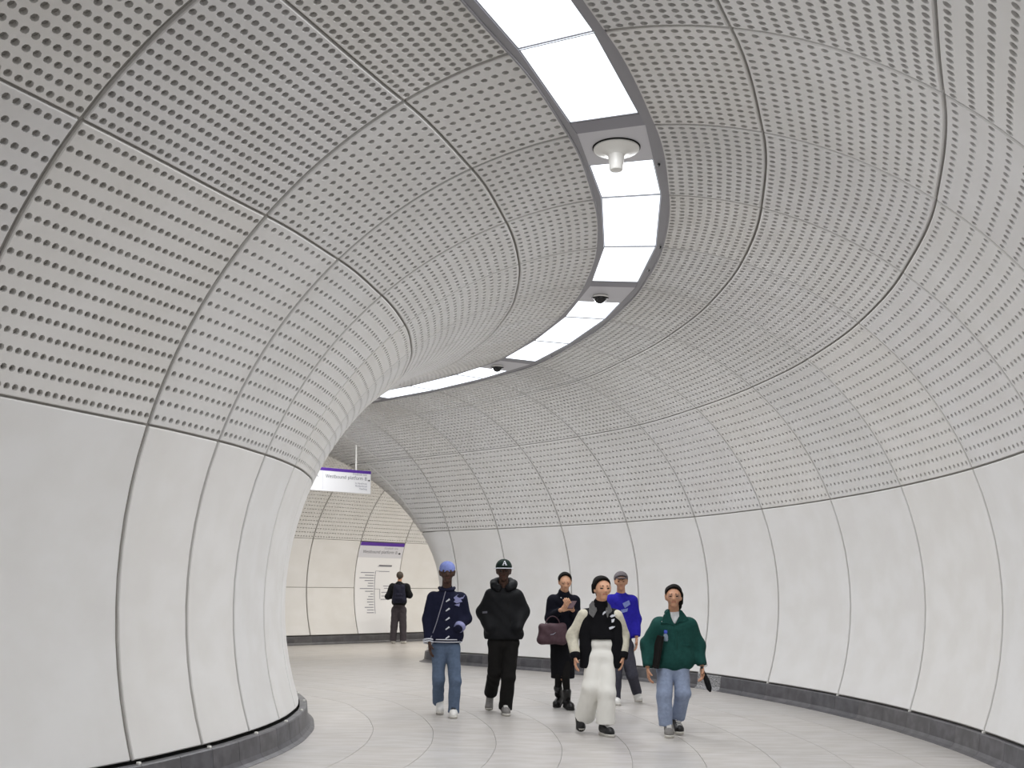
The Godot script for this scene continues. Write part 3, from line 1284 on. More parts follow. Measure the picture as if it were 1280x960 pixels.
# shoe with heel at `heel`, pointing along dir (unit); pitch > 0 lifts the heel
func shoe(p: Node3D, toe: Vector3, dir: Vector3, length: float, lift: float, upper: Material, sole: Material, called := "shoe", stripe: Material = null) -> Vector3:
	# toe: point under the ball of the foot on the ground; returns the ankle
	var up := Vector3.UP
	var side := up.cross(dir).normalized()
	var pitch := Basis(side, lift)
	var fwd: Vector3 = pitch * dir
	var upp: Vector3 = pitch * up
	var ball := toe
	var heel := ball - fwd * length * 0.68
	var tip := ball + (dir if lift > 0.2 else fwd) * length * 0.24
	var mb := MB.new()
	var r := 0.040
	var dn := -upp
	var bs := [
		bone(heel + upp * 0.055 + fwd * 0.035, ball + upp * 0.048, 0.036, 0.043),
		bone(ball + upp * 0.048, tip + upp * 0.042 - fwd * 0.035, 0.043, 0.034),
		bone(heel + upp * 0.085 + fwd * 0.05, ball + upp * 0.062 - fwd * 0.05, 0.040, 0.034),
		bone(heel + upp * 0.07 + fwd * 0.045, heel + upp * 0.12 + fwd * 0.05, 0.038, 0.038)]
	field_mesh(mb, bs, 0.008, 0.03, [[dn.x, dn.y, dn.z, dn.dot(heel + upp * 0.022)]])
	var o := part(called, mb.done(upper), null, p)
	var sl := MB.new()
	var rows := []
	var outline := [[-0.02, 0.0], [0.0, 0.028], [0.06, 0.036], [0.13, 0.037], [0.19, 0.046], [0.235, 0.040], [0.262, 0.022], [0.27, 0.0], [0.262, -0.022], [0.235, -0.040], [0.19, -0.046], [0.13, -0.037], [0.06, -0.036], [0.0, -0.028]]
	for h: float in [0.0, 0.0, 0.026, 0.030, 0.030]:
		var row := []
		var shrink := 0.0 if rows.is_empty() or rows.size() == 4 else (0.96 if rows.size() == 3 else 1.0)
		for q: Array in outline:
			var f: float = q[0] / 0.27 * length * 0.96
			var base := heel + fwd * f if f < length * 0.7 else ball + (tip - ball).normalized() * (f - length * 0.68)
			var c := heel + fwd * length * 0.4
			var pt: Vector3 = base + side * q[1] + upp * h
			if shrink == 0.0:
				pt = c + upp * h
			row.append(pt)
		rows.append(row)
	sl.sheet(rows, true, true)
	part("sole", sl.done(sole), null, o)
	if stripe:
		var lc := MB.new()
		for k in 4:
			var b0 := ball - fwd * (0.01 + k * 0.024) + upp * (0.093 + k * 0.007)
			lc.tube([b0 - side * 0.024, b0 + upp * 0.004, b0 + side * 0.024], [0.005, 0.006, 0.005], 5)
		part("laces", lc.done(stripe), null, o)
	return heel + upp * 0.10 + fwd * 0.05


# flat patch that hugs the front of the clothes: outline points (x, y)
func patch(p: Node, called: String, pts: Array, bones: Array, m: Material, dir := 1.0, lift := 0.017) -> MeshInstance3D:
	var mb := MB.new()
	var poly := PackedVector2Array(pts)
	var tris := Geometry2D.triangulate_polygon(poly)
	var vs := []
	for q: Vector2 in poly:
		vs.append(Vector3(q.x, q.y, skin_z(bones, q.x, q.y, dir) + lift * dir))
	for t in range(0, tris.size(), 3):
		mb.tri(vs[tris[t]], vs[tris[t + 1]], vs[tris[t + 2]], Vector3(0, 0, dir))
	# rim, so that the patch has thickness
	for i in vs.size():
		var a: Vector3 = vs[i]
		var b: Vector3 = vs[(i + 1) % vs.size()]
		var d := Vector3(0, 0, -0.03 * dir)
		mb.quad(a, b, b + d, a + d)
	return part(called, mb.done(m), null, p)


# band around a sleeve or hem: rings of points about an axis
func band(p: Node, called: String, a: Vector3, b: Vector3, ra: float, rb: float, q: float, m: Material) -> void:
	var mb := MB.new()
	var ax := (b - a).normalized()
	var sx := ax.cross(Vector3(0, 0, 1)).normalized()
	var sz := sx.cross(ax).normalized()
	var rows := []
	for e: Array in [[0.0, ra - 0.02], [0.0, ra], [1.0, rb], [1.0, rb - 0.02]]:
		var row := []
		for k in 20:
			var an := TAU * k / 20
			row.append(a.lerp(b, e[0]) + (sx * cos(an) + sz * sin(an) * q) * float(e[1]))
		rows.append(row)
	mb.sheet(rows, true, true)
	part(called, mb.done(m), null, p)


func make_cloth_materials() -> void:
	mat("eye", Color(0.10, 0.08, 0.07), 0.25)
	mat("dark_hair", Color(0.07, 0.058, 0.052), 0.85, 0.0, 0.25)
	mat("grey_hair", Color(0.30, 0.27, 0.24), 0.7)
	for s: Array in [["skin_deep", Color(0.26, 0.175, 0.135)], ["skin_light", Color(0.80, 0.615, 0.50)], ["skin_tan", Color(0.74, 0.56, 0.45)]]:
		var m := mat(s[0], s[1], 0.55, 0.0, 0.4)
		m.subsurf_scatter_enabled = true
		m.subsurf_scatter_strength = 0.08
	mat("lips_deep", Color(0.33, 0.18, 0.15), 0.5)
	mat("lips_rose", Color(0.66, 0.34, 0.31), 0.5)
	cloth("navy", Color(0.105, 0.115, 0.20))
	cloth("denim", Color(0.37, 0.43, 0.52))
	cloth("light_denim", Color(0.58, 0.63, 0.73))
	cloth("periwinkle", Color(0.50, 0.55, 0.78))
	cloth("black_shell", Color(0.085, 0.09, 0.10), 0.7)
	cloth("black_cotton", Color(0.10, 0.095, 0.092))
	cloth("cap_green", Color(0.10, 0.16, 0.14))
	cloth("ink_knit", Color(0.075, 0.08, 0.125))
	cloth("black_wool", Color(0.07, 0.07, 0.085))
	cloth("cream", Color(0.83, 0.81, 0.74))
	mat("white_twill", Color(0.93, 0.925, 0.90), 0.85, 0.0, 0.3)
	cloth("collar_grey", Color(0.45, 0.45, 0.45))
	cloth("royal", Color(0.17, 0.15, 0.62))
	cloth("slate", Color(0.27, 0.27, 0.31))
	cloth("bottle_green", Color(0.12, 0.29, 0.27))
	cloth("white_tee", Color(0.90, 0.91, 0.92))
	cloth("charcoal", Color(0.30, 0.28, 0.30))
	cloth("plum", Color(0.33, 0.25, 0.275), 0.6)
	cloth("pack_navy", Color(0.14, 0.145, 0.21), 0.7)
	cloth("cap_grey", Color(0.42, 0.40, 0.41))
	mat("shoe_white", Color(0.90, 0.895, 0.88), 0.5)
	mat("shoe_black", Color(0.07, 0.07, 0.075), 0.5)
	mat("shoe_grey", Color(0.50, 0.49, 0.48), 0.6)
	mat("boot", Color(0.06, 0.057, 0.06), 0.35)
	mat("trim_white", Color(0.86, 0.87, 0.90), 0.6)
	mat("rib_lilac", Color(0.55, 0.56, 0.72), 0.8)
	mat("rubber", Color(0.88, 0.87, 0.84), 0.6)
	var cb := mat("clear_blue", Color(0.75, 0.82, 0.92, 0.35), 0.1)
	cb.transparency = BaseMaterial3D.TRANSPARENCY_ALPHA
	mat("cap_blue", Color(0.25, 0.33, 0.75), 0.4)
	mat("dark_rubber", Color(0.12, 0.12, 0.12), 0.7)


# ---------------------------------------------------------------- people
var pu := 0.0
var pv := 0.0
var ps := 1.0

# joint of the person being built, from its place in the photograph at the person's own distance
func jt(u: float, v: float, z := 0.0) -> Vector3:
	return Vector3((u - pu) / ps, (pv - v) / ps, z)


func person_at(u: float, v: float, z: float, label: String) -> Node3D:
	pu = u
	pv = v
	ps = 1323.57 / z
	var q := (u - 640.0) / 1323.57
	var o := holder("person", Vector3(q * z + (v - 736.634) / 1323.57 * z * 0.00945, 0.0, -z))
	tag(o, label, "person")
	return o


func limb(a: Vector3, b: Vector3, c: Vector3, r0: float, r1: float, r2: float, q := 1.0, flat := false) -> Array:
	return [bone(a, b, r0, r1, q), bone(b, c, r1, r2, q, flat)]


# skin: one continuous body; coarse under the clothes, fine at head and hands
func body(p: Node3D, skin: Material, neck: Vector3, head: Vector3, hs: float, yaw: float, tilt: float, chest: Vector3, hip: Vector3, arms: Array, legs: Array, hands: Array) -> void:
	var mb := MB.new()
	var bones := [bone(chest + Vector3(-0.06, 0.03, -0.02), chest + Vector3(0.06, 0.03, -0.02), 0.065, 0.065, 0.8), bone(chest + Vector3(0, 0, -0.02), hip + Vector3(0, 0.03, -0.01), 0.075, 0.07, 0.8), bone(chest + Vector3(0, 0.05, -0.02), neck, 0.06, 0.05)]
	for a: Array in arms:
		bones.append_array([bone(chest + Vector3((a[0].x - chest.x) * 0.5, 0.05, 0), a[0], 0.05, 0.05)])
		bones.append_array(limb(a[0], a[1], a[2], 0.045, 0.036, 0.026))
	for l: Array in legs:
		bones.append_array([bone(hip + Vector3(0, 0.03, -0.01), l[0], 0.065, 0.06)])
		bones.append_array(limb(l[0], l[1], l[2], 0.058, 0.042, 0.033))
	field_mesh(mb, bones, 0.016, 0.03)
	var hb := head_bones(head, yaw, tilt, hs)
	hb.append(bone(head + Vector3(0, -0.05, -0.012) * hs, neck, 0.052 * hs, 0.056))
	field_mesh(mb, hb, 0.006, 0.022)
	for h: Array in hands:
		field_mesh(mb, h, 0.0045, 0.007)
	part("body", mb.done(skin), null, p)


func build_people() -> void:
	person_varsity()
	person_parka()
	person_bag()
	person_white_trousers()
	person_blue()
	person_green()
	person_map()


func garment(p: Node, called: String, bones: Array, m: Material, cuts := [], cell := 0.012, k := 0.04, wrinkle := 0.0022) -> MeshInstance3D:
	var mb := MB.new()
	field_mesh(mb, bones, cell, k, cuts, wrinkle)
	return part(called, mb.done(m), null, p)


func trousers(p: Node, hipl: Vector3, hipr: Vector3, legs: Array, r: Array, m: Material, called := "trousers") -> MeshInstance3D:
	var mid := (hipl + hipr) / 2
	var bones := [bone(hipl + Vector3(0, 0.03, -0.01), hipr + Vector3(0, 0.03, -0.01), r[0], r[0], 0.9), bone(mid + Vector3(-0.04, 0.14, 0), mid + Vector3(0.04, 0.14, 0), r[0] * 0.95, r[0] * 0.95, 0.85)]
	var cuts := []
	for l: Array in legs:
		bones.append(bone(l[0], l[1], r[1], r[2]))
		bones.append(bone(l[1], l[2] + (l[2] - l[1]).normalized() * 0.045, r[2], r[3], 1.0, true))
	return garment(p, called, bones, m, cuts, 0.011, 0.022, 0.0022)


func torso_bones(sl: Vector3, sr: Vector3, wl: Vector3, wr: Vector3, neck: Vector3, rs: float, rw: float, q: float) -> Array:
	# shoulders, waist/hem left and right, neck base
	var out := [bone(sl, sr, rs, rs, q), bone(wl, wr, rw, rw, q)]
	out.append(bone(sl.lerp(sr, 0.14) + Vector3(0, -0.06, 0), wl, rs * 1.1, rw, q))
	out.append(bone(sl.lerp(sr, 0.86) + Vector3(0, -0.06, 0), wr, rs * 1.1, rw, q))
	out.append(bone((sl + sr) / 2 + Vector3(0, -0.05, 0.0), (wl + wr) / 2, rs * 1.25, rw * 1.15, q))
	out.append(bone(sl.lerp(sr, 0.25), neck, rs * 0.9, 0.06))
	out.append(bone(sl.lerp(sr, 0.75), neck, rs * 0.9, 0.06))
	return out


func person_varsity() -> void:
	var p := person_at(556, 894, 12.12, "man in a navy varsity jacket, blue jeans and periwinkle head wrap, walking")
	var head := jt(557.5, 715, 0.03)
	var neck := jt(557, 735, 0.0)
	var sl := jt(539.5, 747, 0)
	var sr := jt(575, 747, 0)
	var al := [sl, jt(533.5, 773, -0.02), jt(535, 799, 0.06)]
	var ar := [sr, jt(581, 772, -0.06), jt(573.5, 783, 0.10)]
	var ll := [jt(548, 812, 0), jt(548, 848, 0.04), jt(546, 879, -0.20)]
	var lr := [jt(565, 812, 0), jt(569, 850, 0.09), jt(567.5, 884, 0.08)]
	var hl := hand_bones(al[2] + Vector3(0.015, -0.02, 0.05), Vector3(0.12, -1, 0.15), Vector3(0.9, 0, -0.2), Vector3(0.2, 0, 1), 0.28)
	body(p, M["skin_deep"], neck, head, 1.03, 0.06, -0.02, jt(557, 765), jt(557, 806), [al, ar], [ll, lr], [hl])
	face_parts(p, head, 0.06, -0.02, 1.03, M["lips_deep"])
	# head wrap
	var cap := MB.new()
	field_mesh(cap, [bone(head + Vector3(0, 0.040, -0.022), head + Vector3(0, 0.030, 0.016), 0.093, 0.086), bone(head + Vector3(0, 0.03, -0.09), head + Vector3(0, -0.06, -0.10), 0.03, 0.02)], 0.008, 0.03, [[0, -1, -0.25, -(head.y + 0.028 + 0.25 * head.z)]], 0.002)
	part("head_wrap", cap.done(M["periwinkle"]), null, p)
	# jacket
	var tb := torso_bones(sl + Vector3(0.03, 0, 0), sr + Vector3(-0.03, 0, 0), jt(548.5, 794), jt(567, 794), neck + Vector3(0, -0.005, -0.01), 0.072, 0.098, 0.85)
	var jk := tb.duplicate()
	jk.append_array(limb(al[0], al[1], al[2], 0.070, 0.062, 0.050, 1.0, true))
	jk.append_array(limb(ar[0], ar[1], ar[2], 0.070, 0.064, 0.050))
	var j := garment(p, "jacket", jk, M["navy"], [[0, -1, 0, -(pv - 803.0) / ps]])
	var mid := jt(557.5, 799)
	for e: Array in [[798.2, 0.010, "trim_white"], [801.2, 0.010, "trim_white"]]:
		var y: float = (pv - e[0]) / ps
		band(j, "hem_stripe", Vector3(mid.x, y - e[1] / 2, 0), Vector3(mid.x, y + e[1] / 2, 0), 0.186, 0.187, 0.58, M[e[2]])
	var cd: Vector3 = (al[2] - al[1]).normalized()
	band(j, "cuff_stripe", al[2] - cd * 0.005, al[2] + cd * 0.008, 0.062, 0.062, 1.0, M["trim_white"])
	band(j, "cuff_stripe", al[2] + cd * 0.020, al[2] + cd * 0.033, 0.059, 0.058, 1.0, M["trim_white"])
	var ce: Vector3 = (ar[2] - ar[1]).normalized()
	band(j, "cuff", ar[2] - ce * 0.035, ar[2] + ce * 0.015, 0.066, 0.06, 1.0, M["rib_lilac"])
	# press studs with slanted tabs, emblem, collar line, long cord
	for k in 5:
		var x := (560.0 - pu) / ps
		var y: float = (pv - (749.0 + k * 11.5)) / ps
		var z := skin_z(jk, x, y) + 0.014
		var st := MB.new()
		st.tube([Vector3(x - 0.03, y - 0.02, z - 0.004), Vector3(x + 0.012, y + 0.010, z + 0.002)], [0.007, 0.011], 6)
		part("stud_tab", st.done(M["trim_white"]), null, j)
	for q: Array in [[[566, 746], [571, 742], [580, 743], [578, 747], [569, 750]], [[564, 750], [575, 748], [577, 751], [570, 753]], [[567, 755], [574, 753], [573, 757]]]:
		var pts := []
		for u: Array in q:
			pts.append(Vector2((u[0] - pu) / ps, (pv - u[1]) / ps))
		patch(j, "chest_emblem", pts, jk, M["rib_lilac"])
	var cord := []
	for u: Array in [[556, 738], [553, 750], [549, 764], [545, 778], [540, 792], [538, 797]]:
		var x: float = (u[0] - pu) / ps
		var y: float = (pv - u[1]) / ps
		cord.append(Vector3(x, y, skin_z(jk, x, y) + 0.012))
	var cm := MB.new()
	cm.tube(cord, [0.005, 0.005, 0.005, 0.005, 0.005, 0.005], 6)
	part("cord", cm.done(M["print_light"]), null, j)
	var col := MB.new()
	var cp := []
	for k in 9:
		var an := -1.9 + 3.8 * k / 8.0
		cp.append(neck + Vector3(sin(an) * 0.085, -0.012 + (0.022 if absf(an) > 1.2 else 0.0), cos(an) * 0.078 - 0.01))
	col.tube(cp, [0.018, 0.02, 0.02, 0.018, 0.016, 0.018, 0.02, 0.02, 0.018], 7)
	part("collar", col.done(M["navy"]), null, j)
	trousers(p, ll[0], lr[0], [[ll[0], ll[1], ll[2] + Vector3(0, 0.02, 0)], [lr[0], lr[1], lr[2] + Vector3(0, 0.0, 0)]], [0.092, 0.084, 0.070, 0.064], M["denim"])
	shoe(p, jt(568, 894, 0.20) * Vector3(1, 0, 1), Vector3(0.05, 0, 1).normalized(), 0.29, 0.0, M["shoe_white"], M["rubber"], "shoe", M["shoe_black"])
	shoe(p, jt(549, 887, -0.12) * Vector3(1, 0, 1) + Vector3(0, 0.01, 0), Vector3(0.12, 0, 1).normalized(), 0.29, 0.55, M["shoe_white"], M["rubber"])


func person_parka() -> void:
	var p := person_at(628, 892, 12.4, "man in a black hooded parka, black trousers and dark green cap, walking")
	var head := jt(628, 714, 0.03)
	var neck := jt(628, 733, 0)
	var sl := jt(613, 745)
	var sr := jt(644, 745)
	var al := [sl, jt(603, 766, -0.05), jt(611, 785, 0.10)]
	var ar := [sr, jt(652, 764, -0.05), jt(646, 784, 0.10)]
	var ll := [jt(619, 806), jt(618, 840, 0.02), jt(613, 866, -0.25)]
	var lr := [jt(638, 806), jt(635, 846, 0.10), jt(632, 880, 0.06)]
	body(p, M["skin_deep"], neck, head, 1.0, 0.0, 0.03, jt(628, 762), jt(628, 803), [al, ar], [ll, lr], [])
	face_parts(p, head, 0.0, 0.03, 1.0, M["lips_deep"])
	# cap
	var cap := MB.new()
	field_mesh(cap, [bone(head + Vector3(0, 0.048, -0.020), head + Vector3(0, 0.042, 0.020), 0.096, 0.090)], 0.007, 0.02, [[0, -1, 0, -(head.y + 0.040)]], 0.0)
	var c := part("cap", cap.done(M["cap_green"]), null, p)
	var brim := MB.new()
	var rows := []
	for r: Array in [[0.0, 0.0], [1.0, 0.0], [1.0, -0.008], [0.0, -0.008]]:
		var row := []
		for k in 11:
			var an := -1.15 + 2.3 * k / 10.0
			var rr: float = 0.088 + r[0] * 0.065 * cos(an * 0.9)
			row.append(head + Vector3(sin(an) * rr, 0.045 + r[1] - r[0] * 0.012, cos(an) * rr + 0.012))
		rows.append(row)
	rows.append(rows[0])
	brim.sheet(rows, false, false)
	part("brim", brim.done(M["black_cotton"]), null, c)
	var edge := MB.new()
	var ep := []
	var er := []
	for k in 11:
		var an := -1.15 + 2.3 * k / 10.0
		var rr := 0.088 + 0.065 * cos(an * 0.9)
		ep.append(head + Vector3(sin(an) * rr, 0.031, cos(an) * rr + 0.012))
		er.append(0.005)
	edge.tube(ep, er, 5)
	part("brim_edge", edge.done(M["trim_white"]), null, c)
	var tm := TextMesh.new()
	tm.text = "A"
	tm.font_size = 64
	tm.pixel_size = 0.0012
	tm.depth = 0.012
	var tf := SystemFont.new()
	tf.font_names = PackedStringArray(["Droid Serif"])
	tf.font_weight = 700
	tm.font = tf
	tm.material = M["trim_white"]
	var em := part("cap_emblem", tm, null, c)
	em.position = head + Vector3(0.010, 0.090, 0.100)
	em.rotation.x = -0.35
	# parka
	var pk := torso_bones(sl + Vector3(0.03, -0.01, 0), sr + Vector3(-0.03, -0.01, 0), jt(617, 792), jt(640, 792), neck + Vector3(0, -0.02, -0.02), 0.085, 0.118, 0.85)
	pk.append_array(limb(al[0], al[1], al[2], 0.086, 0.082, 0.062))
	pk.append_array(limb(ar[0], ar[1], ar[2], 0.086, 0.082, 0.062))
	var j := garment(p, "parka", pk, M["black_shell"], [[0, -1, 0, -(pv - 799.0) / ps]], 0.012, 0.045, 0.003)
	var hood := MB.new()
	var hb := []
	for k in 8:
		var a0 := 0.55 + (TAU - 1.1) * k / 8.0
		var a1 := 0.55 + (TAU - 1.1) * (k + 1) / 8.0
		hb.append(bone(neck + Vector3(sin(a0) * 0.115, 0.022 - 0.045 * cos(a0), cos(a0) * 0.10 - 0.02), neck + Vector3(sin(a1) * 0.115, 0.022 - 0.045 * cos(a1), cos(a1) * 0.10 - 0.02), 0.046, 0.046))
	field_mesh(hood, hb, 0.011, 0.03, [], 0.003)
	part("hood", hood.done(M["black_shell"]), null, j)
	var zip := []
	for k in 8:
		var y: float = (pv - (738.0 + k * 8.0)) / ps
		var x := (639.0 - pu) / ps * (0.3 + 0.7 * k / 7.0)
		zip.append(Vector3(x, y, skin_z(pk, x, y) + 0.002))
	var zm := MB.new()
	zm.tube(zip, [0.009, 0.009, 0.009, 0.009, 0.009, 0.009, 0.009, 0.009], 6)
	part("front_flap", zm.done(M["black_cotton"]), null, j)
	var pt := []
	for u: Array in [[602, 764.5], [608, 764], [608, 766.5], [602, 767]]:
		pt.append(Vector2((u[0] - pu) / ps, (pv - u[1]) / ps))
	patch(j, "sleeve_tag", pt, pk, M["print_grey"])
	trousers(p, ll[0], lr[0], [[ll[0], ll[1], ll[2]], [lr[0], lr[1], lr[2] + Vector3(0, -0.01, 0)]], [0.098, 0.092, 0.082, 0.080], M["black_cotton"])
	shoe(p, jt(633, 892, 0.20) * Vector3(1, 0, 1), Vector3(0.18, 0, 1).normalized(), 0.30, 0.0, M["shoe_grey"], M["rubber"], "shoe", M["shoe_white"])
	shoe(p, jt(611, 880, -0.24) * Vector3(1, 0, 1) + Vector3(0, 0.02, 0), Vector3(-0.1, 0, 1).normalized(), 0.30, 0.75, M["shoe_grey"], M["rubber"])


func person_bag() -> void:
	var p := person_at(703, 886, 12.97, "woman in a navy knit and black skirt looking at her phone")
	var head := jt(704.5, 727.5, 0.05)
	var neck := jt(703.5, 744, 0.0)
	var sl := jt(689, 751)
	var sr := jt(717, 751)
	var al := [sl, jt(686, 773, 0.0), jt(699, 762, 0.22)]
	var ar := [sr, jt(720, 773, 0.0), jt(713, 761.5, 0.24)]
	var ll := [jt(697, 806), jt(698, 845, 0.06), jt(697, 869, -0.06)]
	var lr := [jt(709, 806), jt(706, 845, 0.10), jt(709, 874, 0.06)]
	var h1 := hand_bones(al[2] + Vector3(0.01, 0.0, 0.0), Vector3(1, 0.45, 0.25), Vector3(0.1, 0.2, -1), Vector3(0, 1, 0.3), 0.3, 0.95)
	var h2 := hand_bones(ar[2] + Vector3(-0.005, 0, 0), Vector3(-0.4, 0.6, 0.3), Vector3(0, 0.3, -1), Vector3(-0.8, 0.4, 0), 0.35, 0.95)
	body(p, M["skin_light"], neck, head, 0.92, 0.08, 0.32, jt(703, 770), jt(703, 800), [al, ar], [ll, lr], [h1, h2])
	face_parts(p, head, 0.08, 0.32, 0.92, M["lips_rose"])
	var hair := MB.new()
	field_mesh(hair, [bone(head + Vector3(0, 0.040, -0.028), head + Vector3(0, 0.036, 0.012), 0.085, 0.082), bone(head + Vector3(0, 0.0, -0.05), head + Vector3(0, -0.05, -0.05), 0.07, 0.05), bone(head + Vector3(0, 0.07, -0.06), head + Vector3(0, 0.075, -0.075), 0.05, 0.046)], 0.007, 0.02, [[head.x + 0.005, head.y - 0.018, head.z + 0.120, 0.116, 1.1]], 0.001)
	part("hair", hair.done(M["dark_hair"]), null, p)
	var kb := torso_bones(sl + Vector3(0.02, 0, 0), sr + Vector3(-0.02, 0, 0), jt(697, 792), jt(709, 792), neck, 0.068, 0.098, 0.85)
	kb.append_array(limb(al[0], al[1], al[2] + (al[1] - al[2]) * 0.08, 0.066, 0.058, 0.042, 1.0, true))
	kb.append_array(limb(ar[0], ar[1], ar[2] + (ar[1] - ar[2]) * 0.08, 0.066, 0.058, 0.042, 1.0, true))
	kb.append(bone(neck + Vector3(0, -0.01, -0.005), neck + Vector3(0, 0.04, 0.0), 0.066, 0.060))
	var j := garment(p, "knit_top", kb, M["ink_knit"], [[0, -1, 0, -(pv - 790.0) / ps]])
	var pt := []
	for u: Array in [[699, 746.3], [703, 747.3], [707.5, 745.8], [707.5, 747], [703, 748.6], [699, 747.6]]:
		pt.append(Vector2((u[0] - pu) / ps, (pv - u[1]) / ps))
	patch(j, "chest_mark", pt, kb, M["trim_white"])
	garment(p, "skirt", [bone(jt(697, 790), jt(709, 790), 0.10, 0.10, 0.9), bone(jt(696, 800), jt(697, 848), 0.092, 0.085), bone(jt(709, 800), jt(709, 848), 0.092, 0.085), bone(jt(703, 800), jt(703.5, 848, 0.02), 0.10, 0.10)], M["black_wool"], [[0, -1, 0, -(pv - 848.0) / ps]], 0.012, 0.05, 0.002)
	garment(p, "stockings", [bone(ll[0], ll[1], 0.06, 0.05), bone(ll[1], ll[2], 0.05, 0.036), bone(lr[0], lr[1], 0.06, 0.05), bone(lr[1], lr[2], 0.05, 0.036)], M["black_cotton"], [], 0.012, 0.01, 0.0)
	var ak := shoe(p, jt(712, 886, 0.14) * Vector3(1, 0, 1), Vector3(0.35, 0, 1).normalized(), 0.26, 0.12, M["boot"], M["dark_rubber"], "boot")
	garment(p, "boot_shaft", [bone(ak + Vector3(0, -0.02, 0), lr[2] + (lr[1] - lr[2]) * 0.35, 0.045, 0.054)], M["boot"], [], 0.01, 0.01, 0.0)
	var ak2 := shoe(p, jt(697, 879, -0.06) * Vector3(1, 0, 1) + Vector3(0, 0.01, 0), Vector3(-0.55, 0, 1).normalized(), 0.26, 0.45, M["boot"], M["dark_rubber"], "boot")
	garment(p, "boot_shaft", [bone(ak2 + Vector3(0, -0.02, 0), ll[2] + (ll[1] - ll[2]) * 0.35, 0.045, 0.054)], M["boot"], [], 0.01, 0.01, 0.0)
	# phone and bag are things of their own
	var ph := holder("mobile_phone", p.position + jt(712, 755.5, 0.315))
	tag(ph, "dark phone held up in both hands by the woman in navy", "phone")
	var tr := Transform3D(Basis(Vector3.UP, -0.5) * Basis(Vector3.RIGHT, -0.9), Vector3.ZERO)
	var pm := MB.new()
	pm.cbox(Vector3(-0.037, -0.072, -0.005), Vector3(0.037, 0.072, 0.005), 0.003, tr)
	part("case", pm.done(M["plum"]), null, ph)
	var sm := MB.new()
	sm.box(Vector3(-0.033, -0.067, -0.0065), Vector3(0.033, 0.067, -0.0045), tr)
	part("screen", sm.done(M["smoked_dome"]), null, ph)
	var bg := holder("handbag", p.position + jt(689, 791.5, 0.205))
	tag(bg, "plum brown leather handbag hanging from the forearm of the phone user", "handbag")
	var bm := MB.new()
	field_mesh(bm, [bone(Vector3(-0.12, 0.075, 0), Vector3(0.12, 0.085, 0), 0.045, 0.045, 0.9), bone(Vector3(-0.125, -0.07, 0), Vector3(0.125, -0.07, 0), 0.058, 0.058, 1.0), bone(Vector3(-0.12, 0.07, 0), Vector3(-0.125, -0.07, 0), 0.046, 0.058), bone(Vector3(0.12, 0.08, 0), Vector3(0.125, -0.07, 0), 0.046, 0.058), bone(Vector3(-0.05, 0, 0), Vector3(0.05, 0, 0), 0.10, 0.10, 0.55)], 0.010, 0.03, [], 0.003)
	part("bag_body", bm.done(M["plum"]), null, bg)
	var hd := MB.new()
	var hp := []
	for k in 11:
		var an := PI * k / 10.0
		hp.append(Vector3(-cos(an) * 0.085, 0.10 + sin(an) * 0.11, -0.01))
	hd.tube(hp, [0.008, 0.008, 0.008, 0.008, 0.008, 0.008, 0.008, 0.008, 0.008, 0.008, 0.008], 6)
	part("handle", hd.done(M["plum"]), null, bg)
	var mk := MB.new()
	mk.tube([Vector3(-0.03, -0.01, 0.062), Vector3(0.005, -0.005, 0.064), Vector3(0.035, 0.018, 0.061)], [0.004, 0.006, 0.003], 6)
	part("clasp_mark", mk.done(M["print_light"]), null, bg)


